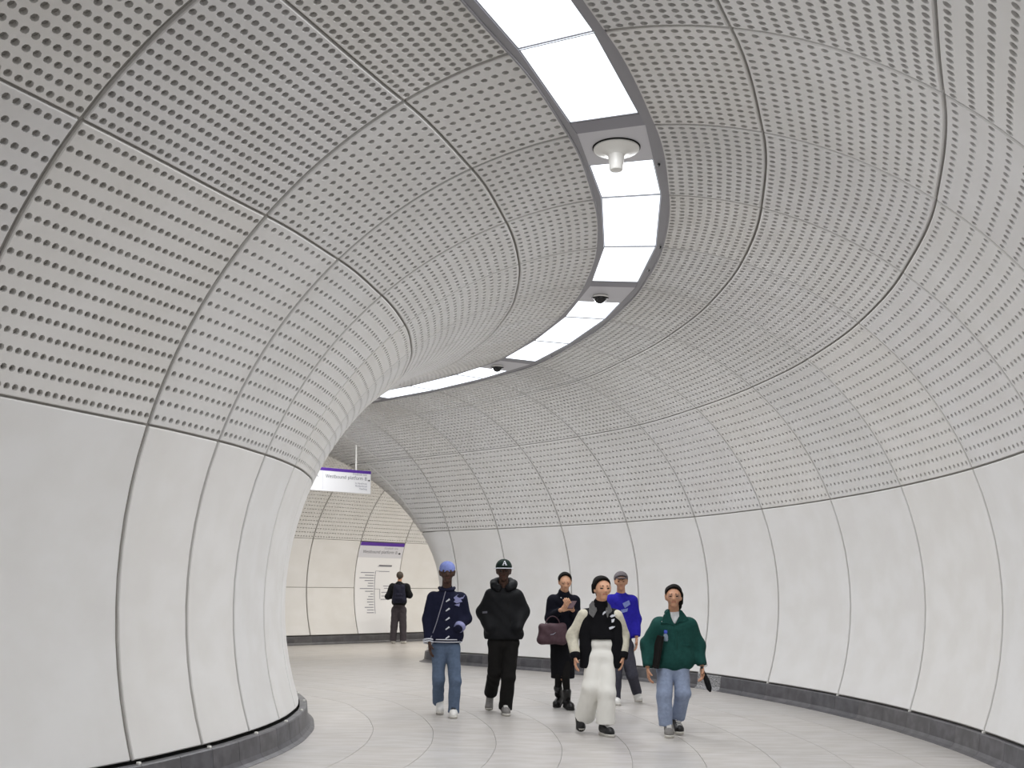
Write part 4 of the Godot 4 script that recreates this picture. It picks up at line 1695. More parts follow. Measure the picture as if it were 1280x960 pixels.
func person_white_trousers() -> void:
	var p := person_at(748, 919, 10.69, "woman in a black varsity jacket with cream sleeves and wide white trousers")
	var head := jt(750.5, 737, 0.05)
	var neck := jt(749, 757.5, 0.0)
	var sl := jt(728.5, 771)
	var sr := jt(769.5, 771)
	var al := [sl, jt(714.5, 796, -0.03), jt(717, 819, 0.08)]
	var ar := [sr, jt(779, 796, -0.06), jt(777.5, 818, 0.03)]
	var ll := [jt(742, 826), jt(738, 860, 0.06), jt(729, 889, -0.20)]
	var lr := [jt(757, 826), jt(757, 866, 0.10), jt(756, 903, 0.08)]
	var h1 := hand_bones(al[2] + Vector3(0.0, -0.01, 0.01), Vector3(0.05, -1, 0.25), Vector3(1, 0, 0), Vector3(0, 0.2, 1), 0.35, 0.92)
	var h2 := hand_bones(ar[2] + Vector3(0, -0.01, 0), Vector3(-0.1, -1, 0.1), Vector3(-1, 0, 0), Vector3(0, 0.2, 1), 0.35, 0.92)
	body(p, M["skin_light"], neck, head, 1.02, 0.22, -0.04, jt(749, 785), jt(750, 818), [al, ar], [ll, lr], [h1, h2])
	face_parts(p, head, 0.22, -0.04, 1.02, M["lips_rose"])
	var hair := MB.new()
	field_mesh(hair, [bone(head + Vector3(-0.008, 0.042, -0.030), head + Vector3(-0.004, 0.036, 0.010), 0.094, 0.089), bone(head + Vector3(-0.02, 0.0, -0.06), head + Vector3(-0.02, -0.06, -0.075), 0.06, 0.04), bone(head + Vector3(-0.08, 0.03, 0.0), head + Vector3(-0.088, -0.035, 0.0), 0.03, 0.016)], 0.007, 0.02, [[head.x + 0.024, head.y - 0.012, head.z + 0.120, 0.126, 1.1]], 0.002)
	part("hair", hair.done(M["dark_hair"]), null, p)
	# high black top
	var tb := torso_bones(sl + Vector3(0.06, -0.01, 0), sr + Vector3(-0.06, -0.01, 0), jt(743.5, 797), jt(757.5, 797), neck, 0.065, 0.088, 0.85)
	tb.append(bone(neck + Vector3(0, -0.02, 0), neck + Vector3(0, 0.035, 0.004), 0.064, 0.058))
	garment(p, "black_top", tb, M["black_wool"], [[0, -1, 0, -(pv - 800.0) / ps]], 0.011, 0.04, 0.002)
	# open jacket: two fronts, back and shoulders
	var fr := [bone(sl + Vector3(0.02, -0.02, 0), jt(731, 832, 0.03), 0.075, 0.062, 0.85), bone(sr + Vector3(-0.02, -0.02, 0), jt(770, 830, 0.03), 0.075, 0.066, 0.85), bone(sl + Vector3(0.03, 0, -0.03), sr + Vector3(-0.03, 0, -0.03), 0.075, 0.075, 0.8), bone(jt(738, 785, -0.08), jt(738, 828, -0.09), 0.085, 0.085, 0.7), bone(jt(762, 785, -0.08), jt(762, 828, -0.09), 0.085, 0.085, 0.7), bone(sl.lerp(sr, 0.3) + Vector3(0, 0, -0.02), neck + Vector3(-0.04, -0.02, -0.03), 0.065, 0.05), bone(sl.lerp(sr, 0.7) + Vector3(0, 0, -0.02), neck + Vector3(0.04, -0.02, -0.03), 0.065, 0.05), bone(jt(750, 780, -0.07), jt(750, 830, -0.09), 0.09, 0.09, 0.7)]
	var j := garment(p, "varsity_jacket", fr, M["black_wool"], [[0, -1, 0, -(pv - 836.0) / ps]], 0.012, 0.04, 0.003)
	for a: Array in [al, ar]:
		garment(j, "sleeve", limb(a[0], a[1], a[2], 0.066, 0.060, 0.050, 1.0, true), M["cream"], [], 0.010, 0.03, 0.003)
		var d: Vector3 = (a[2] - a[1]).normalized()
		band(j, "cuff", a[2] - d * 0.01, a[2] + d * 0.05, 0.055, 0.046, 1.0, M["black_wool"])
	var whole := fr.duplicate()
	whole.append_array(tb)
	for q: Array in [[[739, 752], [743, 757], [744, 764], [739.5, 773], [734, 768], [735, 757]], [[757.5, 753], [761, 757], [763.5, 764], [757, 773], [754.5, 764]]]:
		var cpts := []
		for u: Array in q:
			cpts.append(Vector2((u[0] - pu) / ps, (pv - u[1]) / ps))
		patch(j, "collar", cpts, whole, M["collar_grey"], 1.0, 0.022)
	for q: Array in [[[750.5, 768], [753, 765], [757, 764], [755, 766.5], [751.5, 769.5]], [[760, 771], [763, 769], [767.5, 769], [766, 771], [762, 772.5]], [[762, 775], [766, 774], [765, 778], [762.5, 779]], [[759, 785], [763, 783.5], [767, 783.5], [764, 786], [760, 787.5]]]:
		var pts := []
		for u: Array in q:
			pts.append(Vector2((u[0] - pu) / ps, (pv - u[1]) / ps))
		var all := fr.duplicate()
		all.append_array(tb)
		patch(j, "jacket_badge", pts, all, M["trim_white"], 1.0, 0.018)
	var tr := garment(p, "wide_trousers", [bone(jt(745, 806), jt(757, 806), 0.085, 0.085, 0.9), bone(jt(745, 822), jt(756, 822), 0.10, 0.10, 0.95), bone(ll[0], ll[1], 0.09, 0.09), bone(ll[1], jt(732, 900, -0.15), 0.09, 0.105, 1.0, true), bone(lr[0], lr[1], 0.09, 0.088), bone(lr[1], jt(756, 904, 0.07), 0.085, 0.098, 1.0, true)], M["white_twill"], [[0, 1, 0, (pv - 799.0) / ps]], 0.010, 0.03, 0.0015)
	var seam := []
	for k in 6:
		var y: float = (pv - (812.0 + k * 16.0)) / ps
		var x := (754.0 + k * 1.0 - pu) / ps
		seam.append(Vector3(x, y, 0))
	shoe(p, jt(760, 917, 0.17) * Vector3(1, 0, 1), Vector3(0.42, 0, 1).normalized(), 0.265, 0.0, M["shoe_black"], M["rubber"], "shoe", M["shoe_white"])
	shoe(p, jt(726, 905, -0.13) * Vector3(1, 0, 1) + Vector3(0, 0.03, 0), Vector3(0.15, 0, 1).normalized(), 0.265, 0.85, M["shoe_black"], M["rubber"])


func person_blue() -> void:
	var p := person_at(776, 882, 13.56, "person in a royal blue jacket and grey cap half hidden behind another walker")
	var head := jt(774.5, 729, 0.03)
	var neck := jt(775, 745)
	var sl := jt(761, 753)
	var sr := jt(789, 753)
	var al := [sl, jt(757, 776, -0.02), jt(760, 797, 0.06)]
	var ar := [sr, jt(794.5, 776, -0.03), jt(794, 797, 0.08)]
	var ll := [jt(770, 812), jt(769, 846, 0.08), jt(769, 871, 0.05)]
	var lr := [jt(782, 812), jt(789, 845, 0.06), jt(797, 866, -0.14)]
	var h2 := hand_bones(ar[2] + Vector3(0, -0.02, 0), Vector3(0, -1, 0.2), Vector3(-1, 0, 0), Vector3(0, 0.2, 1), 0.35, 0.95)
	var h1 := hand_bones(al[2] + Vector3(0, -0.02, 0), Vector3(0, -1, 0.2), Vector3(1, 0, 0), Vector3(0, 0.2, 1), 0.35, 0.95)
	body(p, M["skin_tan"], neck, head, 0.95, -0.1, 0.0, jt(775, 772), jt(775, 806), [al, ar], [ll, lr], [h1, h2])
	face_parts(p, head, -0.1, 0.0, 0.95, M["lips_rose"])
	var cap := MB.new()
	field_mesh(cap, [bone(head + Vector3(0, 0.044, -0.02), head + Vector3(0, 0.040, 0.016), 0.092, 0.086), bone(head + Vector3(0, 0.0, -0.05), head + Vector3(0, -0.03, -0.05), 0.06, 0.05)], 0.007, 0.02, [[0, -0.8, 0.6, -0.8 * (head.y + 0.036) + 0.6 * (head.z + 0.03)]], 0.0)
	var c := part("cap", cap.done(M["cap_grey"]), null, p)
	var brim := MB.new()
	field_mesh(brim, [bone(head + Vector3(-0.05, 0.046, 0.09), head + Vector3(0.05, 0.046, 0.09), 0.018, 0.018), bone(head + Vector3(-0.035, 0.040, 0.13), head + Vector3(0.035, 0.040, 0.13), 0.014, 0.014)], 0.006, 0.02, [[0, 1, 0, head.y + 0.052], [0, -1, 0, -(head.y + 0.036)]])
	part("brim", brim.done(M["cap_grey"]), null, c)
	var jb := torso_bones(sl + Vector3(0.03, 0, 0), sr + Vector3(-0.03, 0, 0), jt(769, 792), jt(782, 792), neck + Vector3(0, -0.01, -0.01), 0.078, 0.10, 0.85)
	jb.append_array(limb(al[0], al[1], al[2], 0.072, 0.064, 0.05, 1.0, true))
	jb.append_array(limb(ar[0], ar[1], ar[2], 0.072, 0.064, 0.05, 1.0, true))
	var j := garment(p, "jacket", jb, M["royal"], [[0, -1, 0, -(pv - 803.0) / ps]])
	for q: Array in [[[776, 756], [784, 752], [786, 757], [779, 762]], [[774, 764], [783, 762], [782, 766], [775, 768]]]:
		var pts := []
		for u: Array in q:
			pts.append(Vector2((u[0] - pu) / ps, (pv - u[1]) / ps))
		patch(j, "chest_print", pts, jb, M["periwinkle"])
	trousers(p, ll[0], lr[0], [ll, lr], [0.10, 0.092, 0.075, 0.062], M["slate"])
	shoe(p, jt(770, 882, 0.14) * Vector3(1, 0, 1), Vector3(0.2, 0, 1).normalized(), 0.275, 0.0, M["shoe_white"], M["rubber"])
	shoe(p, jt(799, 880, -0.12) * Vector3(1, 0, 1) + Vector3(0, 0.02, 0), Vector3(0.25, 0, 1).normalized(), 0.275, 0.6, M["shoe_white"], M["rubber"])


func person_green() -> void:
	var p := person_at(840, 918, 10.74, "woman in a loose bottle green jacket, white tee and light blue jeans")
	var head := jt(839.5, 746, 0.04)
	var neck := jt(841, 766, -0.01)
	var sl := jt(822, 781)
	var sr := jt(860, 781)
	var al := [sl, jt(810, 806, -0.06), jt(808, 833, 0.05)]
	var ar := [sr, jt(872, 806, -0.06), jt(876, 831, 0.02)]
	var ll := [jt(831, 838), jt(828, 868, 0.10), jt(830, 900, 0.10)]
	var lr := [jt(850, 838), jt(852, 866, 0.06), jt(849, 894, -0.06)]
	var h1 := hand_bones(al[2] + Vector3(0, -0.02, 0), Vector3(0.1, -1, 0.2), Vector3(1, 0, 0), Vector3(0, 0.2, 1), 0.5, 0.92)
	var h2 := hand_bones(ar[2] + Vector3(0.0, -0.02, 0.0), Vector3(0.05, -1, 0.25), Vector3(-1, 0, 0.2), Vector3(0, 0.2, 1), 0.75, 0.92)
	body(p, M["skin_tan"], neck, head, 0.97, -0.12, -0.05, jt(841, 796), jt(841, 832), [al, ar], [ll, lr], [h1, h2])
	face_parts(p, head, -0.12, -0.05, 0.97, M["lips_rose"])
	var hair := MB.new()
	field_mesh(hair, [bone(head + Vector3(0.004, 0.040, -0.030), head + Vector3(0.0, 0.034, 0.010), 0.090, 0.085), bone(head + Vector3(0.03, 0.0, -0.05), head + Vector3(0.055, -0.10, -0.06), 0.065, 0.040), bone(head + Vector3(0.072, 0.02, -0.01), head + Vector3(0.075, -0.06, -0.02), 0.03, 0.024)], 0.007, 0.02, [[head.x - 0.014, head.y - 0.008, head.z + 0.115, 0.120, 1.1]], 0.002)
	part("hair", hair.done(M["dark_hair"]), null, p)
	# spectacles
	var gl := MB.new()
	for e: float in [-1.0, 1.0]:
		var ring_pts := []
		var rr := []
		for k in 13:
			var an := TAU * k / 12
			ring_pts.append(head + Basis(Vector3.UP, -0.12) * (Vector3(e * 0.033 + cos(an) * 0.024, 0.002 + sin(an) * 0.019, 0.098) * 0.97))
			rr.append(0.0018)
		gl.tube(ring_pts, rr, 5)
	part("spectacles", gl.done(M["print_grey"]), null, p)
	var te := [bone(neck + Vector3(0, -0.02, 0.0), neck + Vector3(0, -0.11, 0.02), 0.068, 0.07)]
	garment(p, "tee", te, M["white_tee"], [], 0.010, 0.02, 0.0)
	var jb := torso_bones(sl + Vector3(0.03, -0.02, 0), sr + Vector3(-0.03, -0.02, 0), jt(830, 824), jt(852, 824), neck + Vector3(0, -0.06, -0.05), 0.085, 0.115, 0.85)
	jb.append_array(limb(al[0], al[1], al[2], 0.080, 0.076, 0.052, 1.0, true))
	jb.append_array(limb(ar[0], ar[1], ar[2], 0.080, 0.074, 0.050, 1.0, true))
	# the neck opening is a V: cut by two planes is too coarse, so the collar lies over the tee
	var j := garment(p, "jacket", jb, M["bottle_green"], [[0, -1, 0, -(pv - 838.0) / ps]], 0.012, 0.05, 0.003)
	var vp := []
	for u: Array in [[835.5, 765], [846, 765], [846.5, 770], [840, 779], [836, 772]]:
		vp.append(Vector2((u[0] - pu) / ps, (pv - u[1]) / ps))
	patch(p, "tee_front", vp, jb + te, M["white_tee"], 1.0, 0.016)
	for e: float in [-1.0, 1.0]:
		var pts := []
		var q := [[834.5, 761], [836, 771], [840, 781], [832, 779], [823, 779], [828, 769]] if e < 0 else [[847.5, 761], [846.5, 770], [841, 780], [846, 777], [853, 777], [858, 774], [853, 766]]
		for u: Array in q:
			pts.append(Vector2((u[0] - pu) / ps, (pv - u[1]) / ps))
		patch(j, "collar", pts, jb + te, M["bottle_green"], 1.0, 0.026)
	var nk := MB.new()
	var np := []
	var nr := []
	for k in 9:
		var an := 1.0 + (TAU - 2.0) * k / 8.0
		np.append(neck + Vector3(sin(an) * 0.075, 0.0 - 0.02 * cos(an), cos(an) * 0.065 - 0.005))
		nr.append(0.024)
	nk.tube(np, nr, 7)
	part("collar_stand", nk.done(M["bottle_green"]), null, j)
	for e2: Array in [[825, 777], [837, 778.5]]:
		var x: float = (e2[0] - pu) / ps
		var y: float = (pv - e2[1]) / ps
		var sd := MB.new()
		sd.tube([Vector3(x, y, skin_z(jb, x, y) + 0.012), Vector3(x, y, skin_z(jb, x, y) + 0.024)], [0.010, 0.008], 8)
		part("press_stud", sd.done(M["steel"]), null, j)
	var pl := []
	var plr := []
	for k in 8:
		var y: float = (pv - (783.0 + k * 7.4)) / ps
		pl.append(Vector3((842.0 - pu) / ps, y, skin_z(jb, (842.0 - pu) / ps, y) - 0.002))
		plr.append(0.014)
	var pm := MB.new()
	pm.tube(pl, plr, 6)
	part("placket", pm.done(M["bottle_green"]), null, j)
	var pk := []
	for u: Array in [[849, 804.5], [860, 804], [860, 806.5], [849, 807]]:
		pk.append(Vector2((u[0] - pu) / ps, (pv - u[1]) / ps))
	patch(j, "pocket_flap", pk, jb, M["bottle_green"], 1.0, 0.018)
	trousers(p, ll[0], lr[0], [[ll[0], ll[1], ll[2] + Vector3(0, 0.0, 0)], [lr[0], lr[1], lr[2]]], [0.094, 0.086, 0.078, 0.070], M["light_denim"], "jeans")
	shoe(p, jt(832, 917, 0.24) * Vector3(1, 0, 1), Vector3(-0.12, 0, 1).normalized(), 0.27, 0.0, M["shoe_grey"], M["rubber"], "shoe", M["shoe_white"])
	shoe(p, jt(848, 908, 0.02) * Vector3(1, 0, 1) + Vector3(0, 0.01, 0), Vector3(0.12, 0, 1).normalized(), 0.27, 0.35, M["shoe_black"], M["rubber"], "shoe", M["shoe_white"])
	# what she carries
	var um := holder("folding_umbrella", p.position + jt(878, 839, 0.05))
	tag(um, "small folded black umbrella in the hand of the green jacketed woman", "umbrella")
	var u1 := MB.new()
	u1.tube([Vector3(-0.012, 0.02, 0), Vector3(0.004, -0.02, 0), Vector3(0.03, -0.09, 0.0), Vector3(0.055, -0.165, 0.0), Vector3(0.068, -0.20, 0)], [0.012, 0.018, 0.030, 0.028, 0.010], 10)
	part("canopy", u1.done(M["black_shell"]), null, um)
	var u2 := MB.new()
	u2.tube([Vector3(-0.025, 0.055, 0), Vector3(-0.012, 0.02, 0)], [0.012, 0.012], 8)
	part("grip", u2.done(M["black_plastic"]), null, um)
	var lo := MB.new()
	var lp := []
	var lr2 := []
	for k in 9:
		var an := PI * k / 8.0
		lp.append(Vector3(-0.02 + 0.05 * sin(an), 0.05 - 0.02 * cos(an) + 0.02, 0.02 * sin(an)))
		lr2.append(0.0025)
	lo.tube(lp, lr2, 5)
	part("wrist_loop", lo.done(M["black_plastic"]), null, um)
	var fo := holder("document_case", p.position + jt(818, 812, 0.055))
	tag(fo, "flat black document case clamped under the arm of the green jacketed woman", "case")
	var fm := MB.new()
	fm.cbox(Vector3(-0.014, -0.18, -0.11), Vector3(0.014, 0.15, 0.13), 0.006, Transform3D(Basis(Vector3.FORWARD, 0.16) * Basis(Vector3.UP, 0.25), Vector3.ZERO))
	part("cover", fm.done(M["black_cotton"]), null, fo)
	var bx := (829.0 - pu) / ps
	var by := (pv - 795.0) / ps
	var bo := holder("water_bottle", p.position + Vector3(bx, by - 0.05, skin_z(jb, bx, by) + 0.022))
	tag(bo, "tiny clear bottle with blue cap on the front of the green jacket", "bottle")
	var b1 := MB.new()
	b1.lathe([Vector2(0, 0), Vector2(0.026, 0.002), Vector2(0.028, 0.02), Vector2(0.026, 0.05), Vector2(0.020, 0.068), Vector2(0.013, 0.08), Vector2(0, 0.081)], 14)
	part("flask", b1.done(M["clear_blue"]), null, bo)
	var b2 := MB.new()
	b2.lathe([Vector2(0, 0.078), Vector2(0.017, 0.078), Vector2(0.018, 0.085), Vector2(0.018, 0.106), Vector2(0.014, 0.112), Vector2(0, 0.112)], 14)
	part("bottle_cap", b2.done(M["cap_blue"]), null, bo)


func person_map() -> void:
	var p := person_at(498, 804.5, 27.86, "man seen from behind reading the wall map, in grey trousers and white trainers")
	var head := jt(499, 720.2, -0.03)
	var neck := jt(498.5, 728.5)
	var sl := jt(489.5, 733.5)
	var sr := jt(508, 733.5)
	var al := [sl, jt(484.5, 746, 0.02), jt(489, 746, -0.28)]
	var ar := [sr, jt(511.5, 744, 0.0), jt(508, 742, -0.28)]
	var ll := [jt(494, 764), jt(492.5, 782, 0.0), jt(491.5, 799, 0.02)]
	var lr := [jt(502.5, 764), jt(503.5, 782, 0.0), jt(504, 799, 0.02)]
	var h1 := hand_bones(al[2], Vector3(0.4, 0.3, -1), Vector3(1, 0, 0), Vector3(0, 1, 0), 0.4)
	var h2 := hand_bones(ar[2], Vector3(-0.4, 0.3, -1), Vector3(-1, 0, 0), Vector3(0, 1, 0), 0.4)
	body(p, M["skin_tan"], neck, head, 1.0, PI, 0.0, jt(498, 742), jt(498, 761), [al, ar], [ll, lr], [h1, h2])
	face_parts(p, head, PI, 0.0, 1.0, M["lips_rose"])
	var hair := MB.new()
	field_mesh(hair, [bone(head + Vector3(0, 0.034, 0.024), head + Vector3(0, 0.028, -0.010), 0.090, 0.083), bone(head + Vector3(0, 0.0, 0.045), head + Vector3(0, -0.03, 0.045), 0.062, 0.05)], 0.009, 0.02, [[0, -0.3, -0.95, -0.3 * (head.y + 0.03) - 0.95 * (head.z - 0.045)]], 0.001)
	part("hair", hair.done(M["grey_hair"]), null, p)
	var jb := torso_bones(sl + Vector3(0.03, 0, 0), sr + Vector3(-0.03, 0, 0), jt(495, 752), jt(502, 752), neck + Vector3(0, -0.01, 0), 0.085, 0.115, 0.85)
	jb.append_array(limb(al[0], al[1], al[2] + Vector3(0, 0, 0.03), 0.085, 0.075, 0.055, 1.0, true))
	jb.append_array(limb(ar[0], ar[1], ar[2] + Vector3(0, 0, 0.03), 0.085, 0.075, 0.055, 1.0, true))
	garment(p, "jacket", jb, M["black_shell"], [[0, -1, 0, -(pv - 757.5) / ps]], 0.014, 0.05, 0.003)
	trousers(p, ll[0], lr[0], [ll, lr], [0.115, 0.11, 0.095, 0.085], M["charcoal"])
	shoe(p, jt(490.5, 803, -0.14) * Vector3(1, 0, 1), Vector3(-0.25, 0, -1).normalized(), 0.30, 0.0, M["shoe_white"], M["rubber"], "shoe", M["shoe_black"])
	shoe(p, jt(505, 803, -0.14) * Vector3(1, 0, 1), Vector3(0.25, 0, -1).normalized(), 0.30, 0.0, M["shoe_white"], M["rubber"], "shoe", M["shoe_black"])
	var bk := holder("backpack", p.position + jt(499.5, 742, 0.225))
	tag(bk, "dark navy backpack worn by the man reading the wall map", "backpack")
	var bm := MB.new()
	field_mesh(bm, [bone(Vector3(-0.07, 0.16, -0.01), Vector3(0.07, 0.16, -0.01), 0.075, 0.075, 0.8), bone(Vector3(-0.10, -0.16, 0), Vector3(0.10, -0.16, 0), 0.085, 0.085, 1.0), bone(Vector3(-0.07, 0.16, -0.01), Vector3(-0.10, -0.16, 0), 0.075, 0.085, 0.9), bone(Vector3(0.07, 0.16, -0.01), Vector3(0.10, -0.16, 0), 0.075, 0.085, 0.9), bone(Vector3(0, 0.1, 0), Vector3(0, -0.1, 0), 0.09, 0.09, 0.9)], 0.012, 0.03, [], 0.002)
	part("pack_body", bm.done(M["pack_navy"]), null, bk)
	var fp := MB.new()
	field_mesh(fp, [bone(Vector3(-0.06, -0.13, 0.06), Vector3(0.06, -0.13, 0.06), 0.05, 0.05), bone(Vector3(-0.05, -0.03, 0.06), Vector3(0.05, -0.03, 0.06), 0.05, 0.045)], 0.011, 0.05)
	part("front_pocket", fp.done(M["pack_navy"]), null, bk)
	var hd := MB.new()
	hd.tube([Vector3(-0.03, 0.23, -0.03), Vector3(-0.02, 0.265, -0.03), Vector3(0.02, 0.265, -0.03), Vector3(0.03, 0.23, -0.03)], [0.008, 0.008, 0.008, 0.008], 6)
	part("grab_handle", hd.done(M["pack_navy"]), null, bk)
	for e: float in [-1.0, 1.0]:
		var st := MB.new()
		st.tube([Vector3(e * 0.08, 0.20, -0.06), Vector3(e * 0.13, 0.235, -0.16), Vector3(e * 0.14, 0.20, -0.29), Vector3(e * 0.15, 0.05, -0.32), Vector3(e * 0.16, -0.10, -0.22), Vector3(e * 0.13, -0.18, -0.06)], [0.016, 0.02, 0.02, 0.018, 0.014, 0.012], 7)
		part("shoulder_strap", st.done(M["pack_navy"]), null, bk)


# ---------------------------------------------------------------- ceiling fittings
func strip_point(k: int, u: float, w: float, h: float) -> Vector3:
	var a := ring(k)
	var b := ring(k + 1)
	var p0 := Vector3(a[0] + cos(a[2]) * w, h, a[1] - sin(a[2]) * w)
	var p1 := Vector3(b[0] + cos(b[2]) * w, h, b[1] - sin(b[2]) * w)
	return p0.lerp(p1, u)


func build_fittings() -> void:
	var o := holder("ceiling_antenna", strip_point(2, 0.24, 0.0, LIP_H))
	tag(o, "white dish-shaped ceiling fitting with a short round stem, between light panels", "antenna")
	var d := MB.new()
	d.lathe([Vector2(0, 0.004), Vector2(0.158, 0.002), Vector2(0.162, -0.008), Vector2(0.158, -0.016), Vector2(0.110, -0.026), Vector2(0.075, -0.038), Vector2(0.058, -0.052)], 40)
	part("dish", d.done(M["white_plastic"]), null, o)
	var s := MB.new()
	s.lathe([Vector2(0.058, -0.050), Vector2(0.056, -0.06), Vector2(0.053, -0.10), Vector2(0.046, -0.150), Vector2(0.040, -0.158), Vector2(0, -0.160)], 32)
	part("stem", s.done(M["white_plastic"]), null, o)
	var g := MB.new()
	g.lathe([Vector2(0.168, 0.004), Vector2(0.168, -0.002), Vector2(0.160, -0.002)], 40)
	part("gasket_ring", g.done(M["dark_strip"]), null, o)
	var labels := {5: "smoked dome camera on the first cover plate beyond the white dish fitting", 8: "dark dome camera on the far cover plate where the light strip bends away"}
	for k: int in [5, 8]:
		var w := -0.05 if k == 5 else -0.09
		var c := holder("dome_camera", strip_point(k, 0.26, w, LIP_H + 0.003))
		tag(c, labels[k], "camera")
		var r := MB.new()
		r.lathe([Vector2(0, 0), Vector2(0.078, -0.001), Vector2(0.080, -0.012), Vector2(0.072, -0.020), Vector2(0.060, -0.022)], 28)
		part("base_ring", r.done(M["white_plastic"]), null, c)
		var dm := MB.new()
		var prof := [Vector2(0.067, -0.018)]
		for q in range(1, 9):
			prof.append(Vector2(0.067 * cos(PI / 2 * q / 8.0), -0.020 - 0.064 * sin(PI / 2 * q / 8.0)))
		dm.lathe(prof, 24)
		part("dome", dm.done(M["smoked_dome"]), null, c)
		var ey := MB.new()
		ey.tube([Vector3(-0.088, -0.024, 0.0), Vector3(-0.05, -0.028, 0.035), Vector3(0, -0.03, 0.056), Vector3(0.05, -0.028, 0.035), Vector3(0.088, -0.024, 0.0)], [0.006, 0.014, 0.018, 0.014, 0.006], 6)
		part("eyelid", ey.done(M["black_plastic"]), null, c)
	for k2: int in [2, 3, 4, 7]:
		var sn := holder("trough_clip", strip_point(k2, 0.97 if k2 == 3 else 0.5, 0.27, LIP_H - 0.008))
		tag(sn, "small dark clip on the edge of the light trough", "clip", "clips along the light trough")
		var cm := MB.new()
		cm.cbox(Vector3(-0.010, -0.016, -0.014), Vector3(0.010, 0.0, 0.014), 0.003)
		part("clip_body", cm.done(M["black_plastic"]), null, sn)


# ---------------------------------------------------------------- lettering
func text_on(parent: Node, called: String, txt: String, size: float, end: Vector2, place: Callable, m: Material) -> void:
	# words set flush right against `end`; place(x, y) -> Vector3 on the board; size is the letter height in metres
	var f := SystemFont.new()
	f.font_names = PackedStringArray(["Droid Sans"])
	var x := end.x
	var words := txt.split(" ")
	words.reverse()
	for word in words:
		var tm := TextMesh.new()
		tm.text = word
		tm.font_size = 64
		tm.pixel_size = size / 46.0
		tm.depth = 0.0
		tm.curve_step = 2.0
		tm.horizontal_alignment = HORIZONTAL_ALIGNMENT_RIGHT
		tm.vertical_alignment = VERTICAL_ALIGNMENT_BOTTOM
		tm.font = f
		var mb := MB.new()
		var left := 0.0
		for s in tm.get_surface_count():
			var arr := tm.surface_get_arrays(s)
			var vs: PackedVector3Array = arr[Mesh.ARRAY_VERTEX]
			var idx = arr[Mesh.ARRAY_INDEX]
			var base := mb.v.size()
			for p in vs:
				left = minf(left, p.x)
				var q: Vector3 = place.call(x + p.x, end.y + p.y)
				mb.v.append(q)
				var n: Vector3 = (place.call(x + p.x + 0.01, end.y + p.y) - q).cross(place.call(x + p.x, end.y + p.y + 0.01) - q)
				mb.n.append(n.normalized())
			if idx != null and idx.size() > 0:
				for i in idx:
					mb.ix.append(base + i)
			else:
				for i in vs.size():
					mb.ix.append(base + i)
		if mb.v.size() > 0:
			part(called, mb.done(m), null, parent)
		x += left - size * 0.60


func rect_on(parent: Node, called: String, x0: float, y0: float, x1: float, y1: float, place: Callable, m: Material) -> void:
	var mb := MB.new()
	var nx := 3
	var ny := maxi(1, int((y1 - y0) / 0.15))
	var rows := []
	for j in ny + 1:
		var row := []
		for i in nx + 1:
			row.append(place.call(lerpf(x0, x1, float(i) / nx), lerpf(y0, y1, float(j) / ny)))
		rows.append(row)
	mb.sheet(rows, false, false)
	part(called, mb.done(m), null, parent)


func arrow_on(parent: Node, x: float, y: float, s: float, place: Callable, m: Material) -> void:
	var mb := MB.new()
	var n: Vector3 = (place.call(x + 0.01, y) - place.call(x, y)).cross(place.call(x, y + 0.01) - place.call(x, y)).normalized()
	for t: Array in [[[0.0, -0.13], [0.55, -0.13], [0.55, 0.13]], [[0.0, -0.13], [0.55, 0.13], [0.0, 0.13]], [[0.45, -0.42], [1.0, 0.0], [0.45, 0.42]]]:
		mb.tri(place.call(x + t[0][0] * s, y + t[0][1] * s), place.call(x + t[1][0] * s, y + t[1][1] * s), place.call(x + t[2][0] * s, y + t[2][1] * s), n)
	part("arrow", mb.done(m), null, parent)


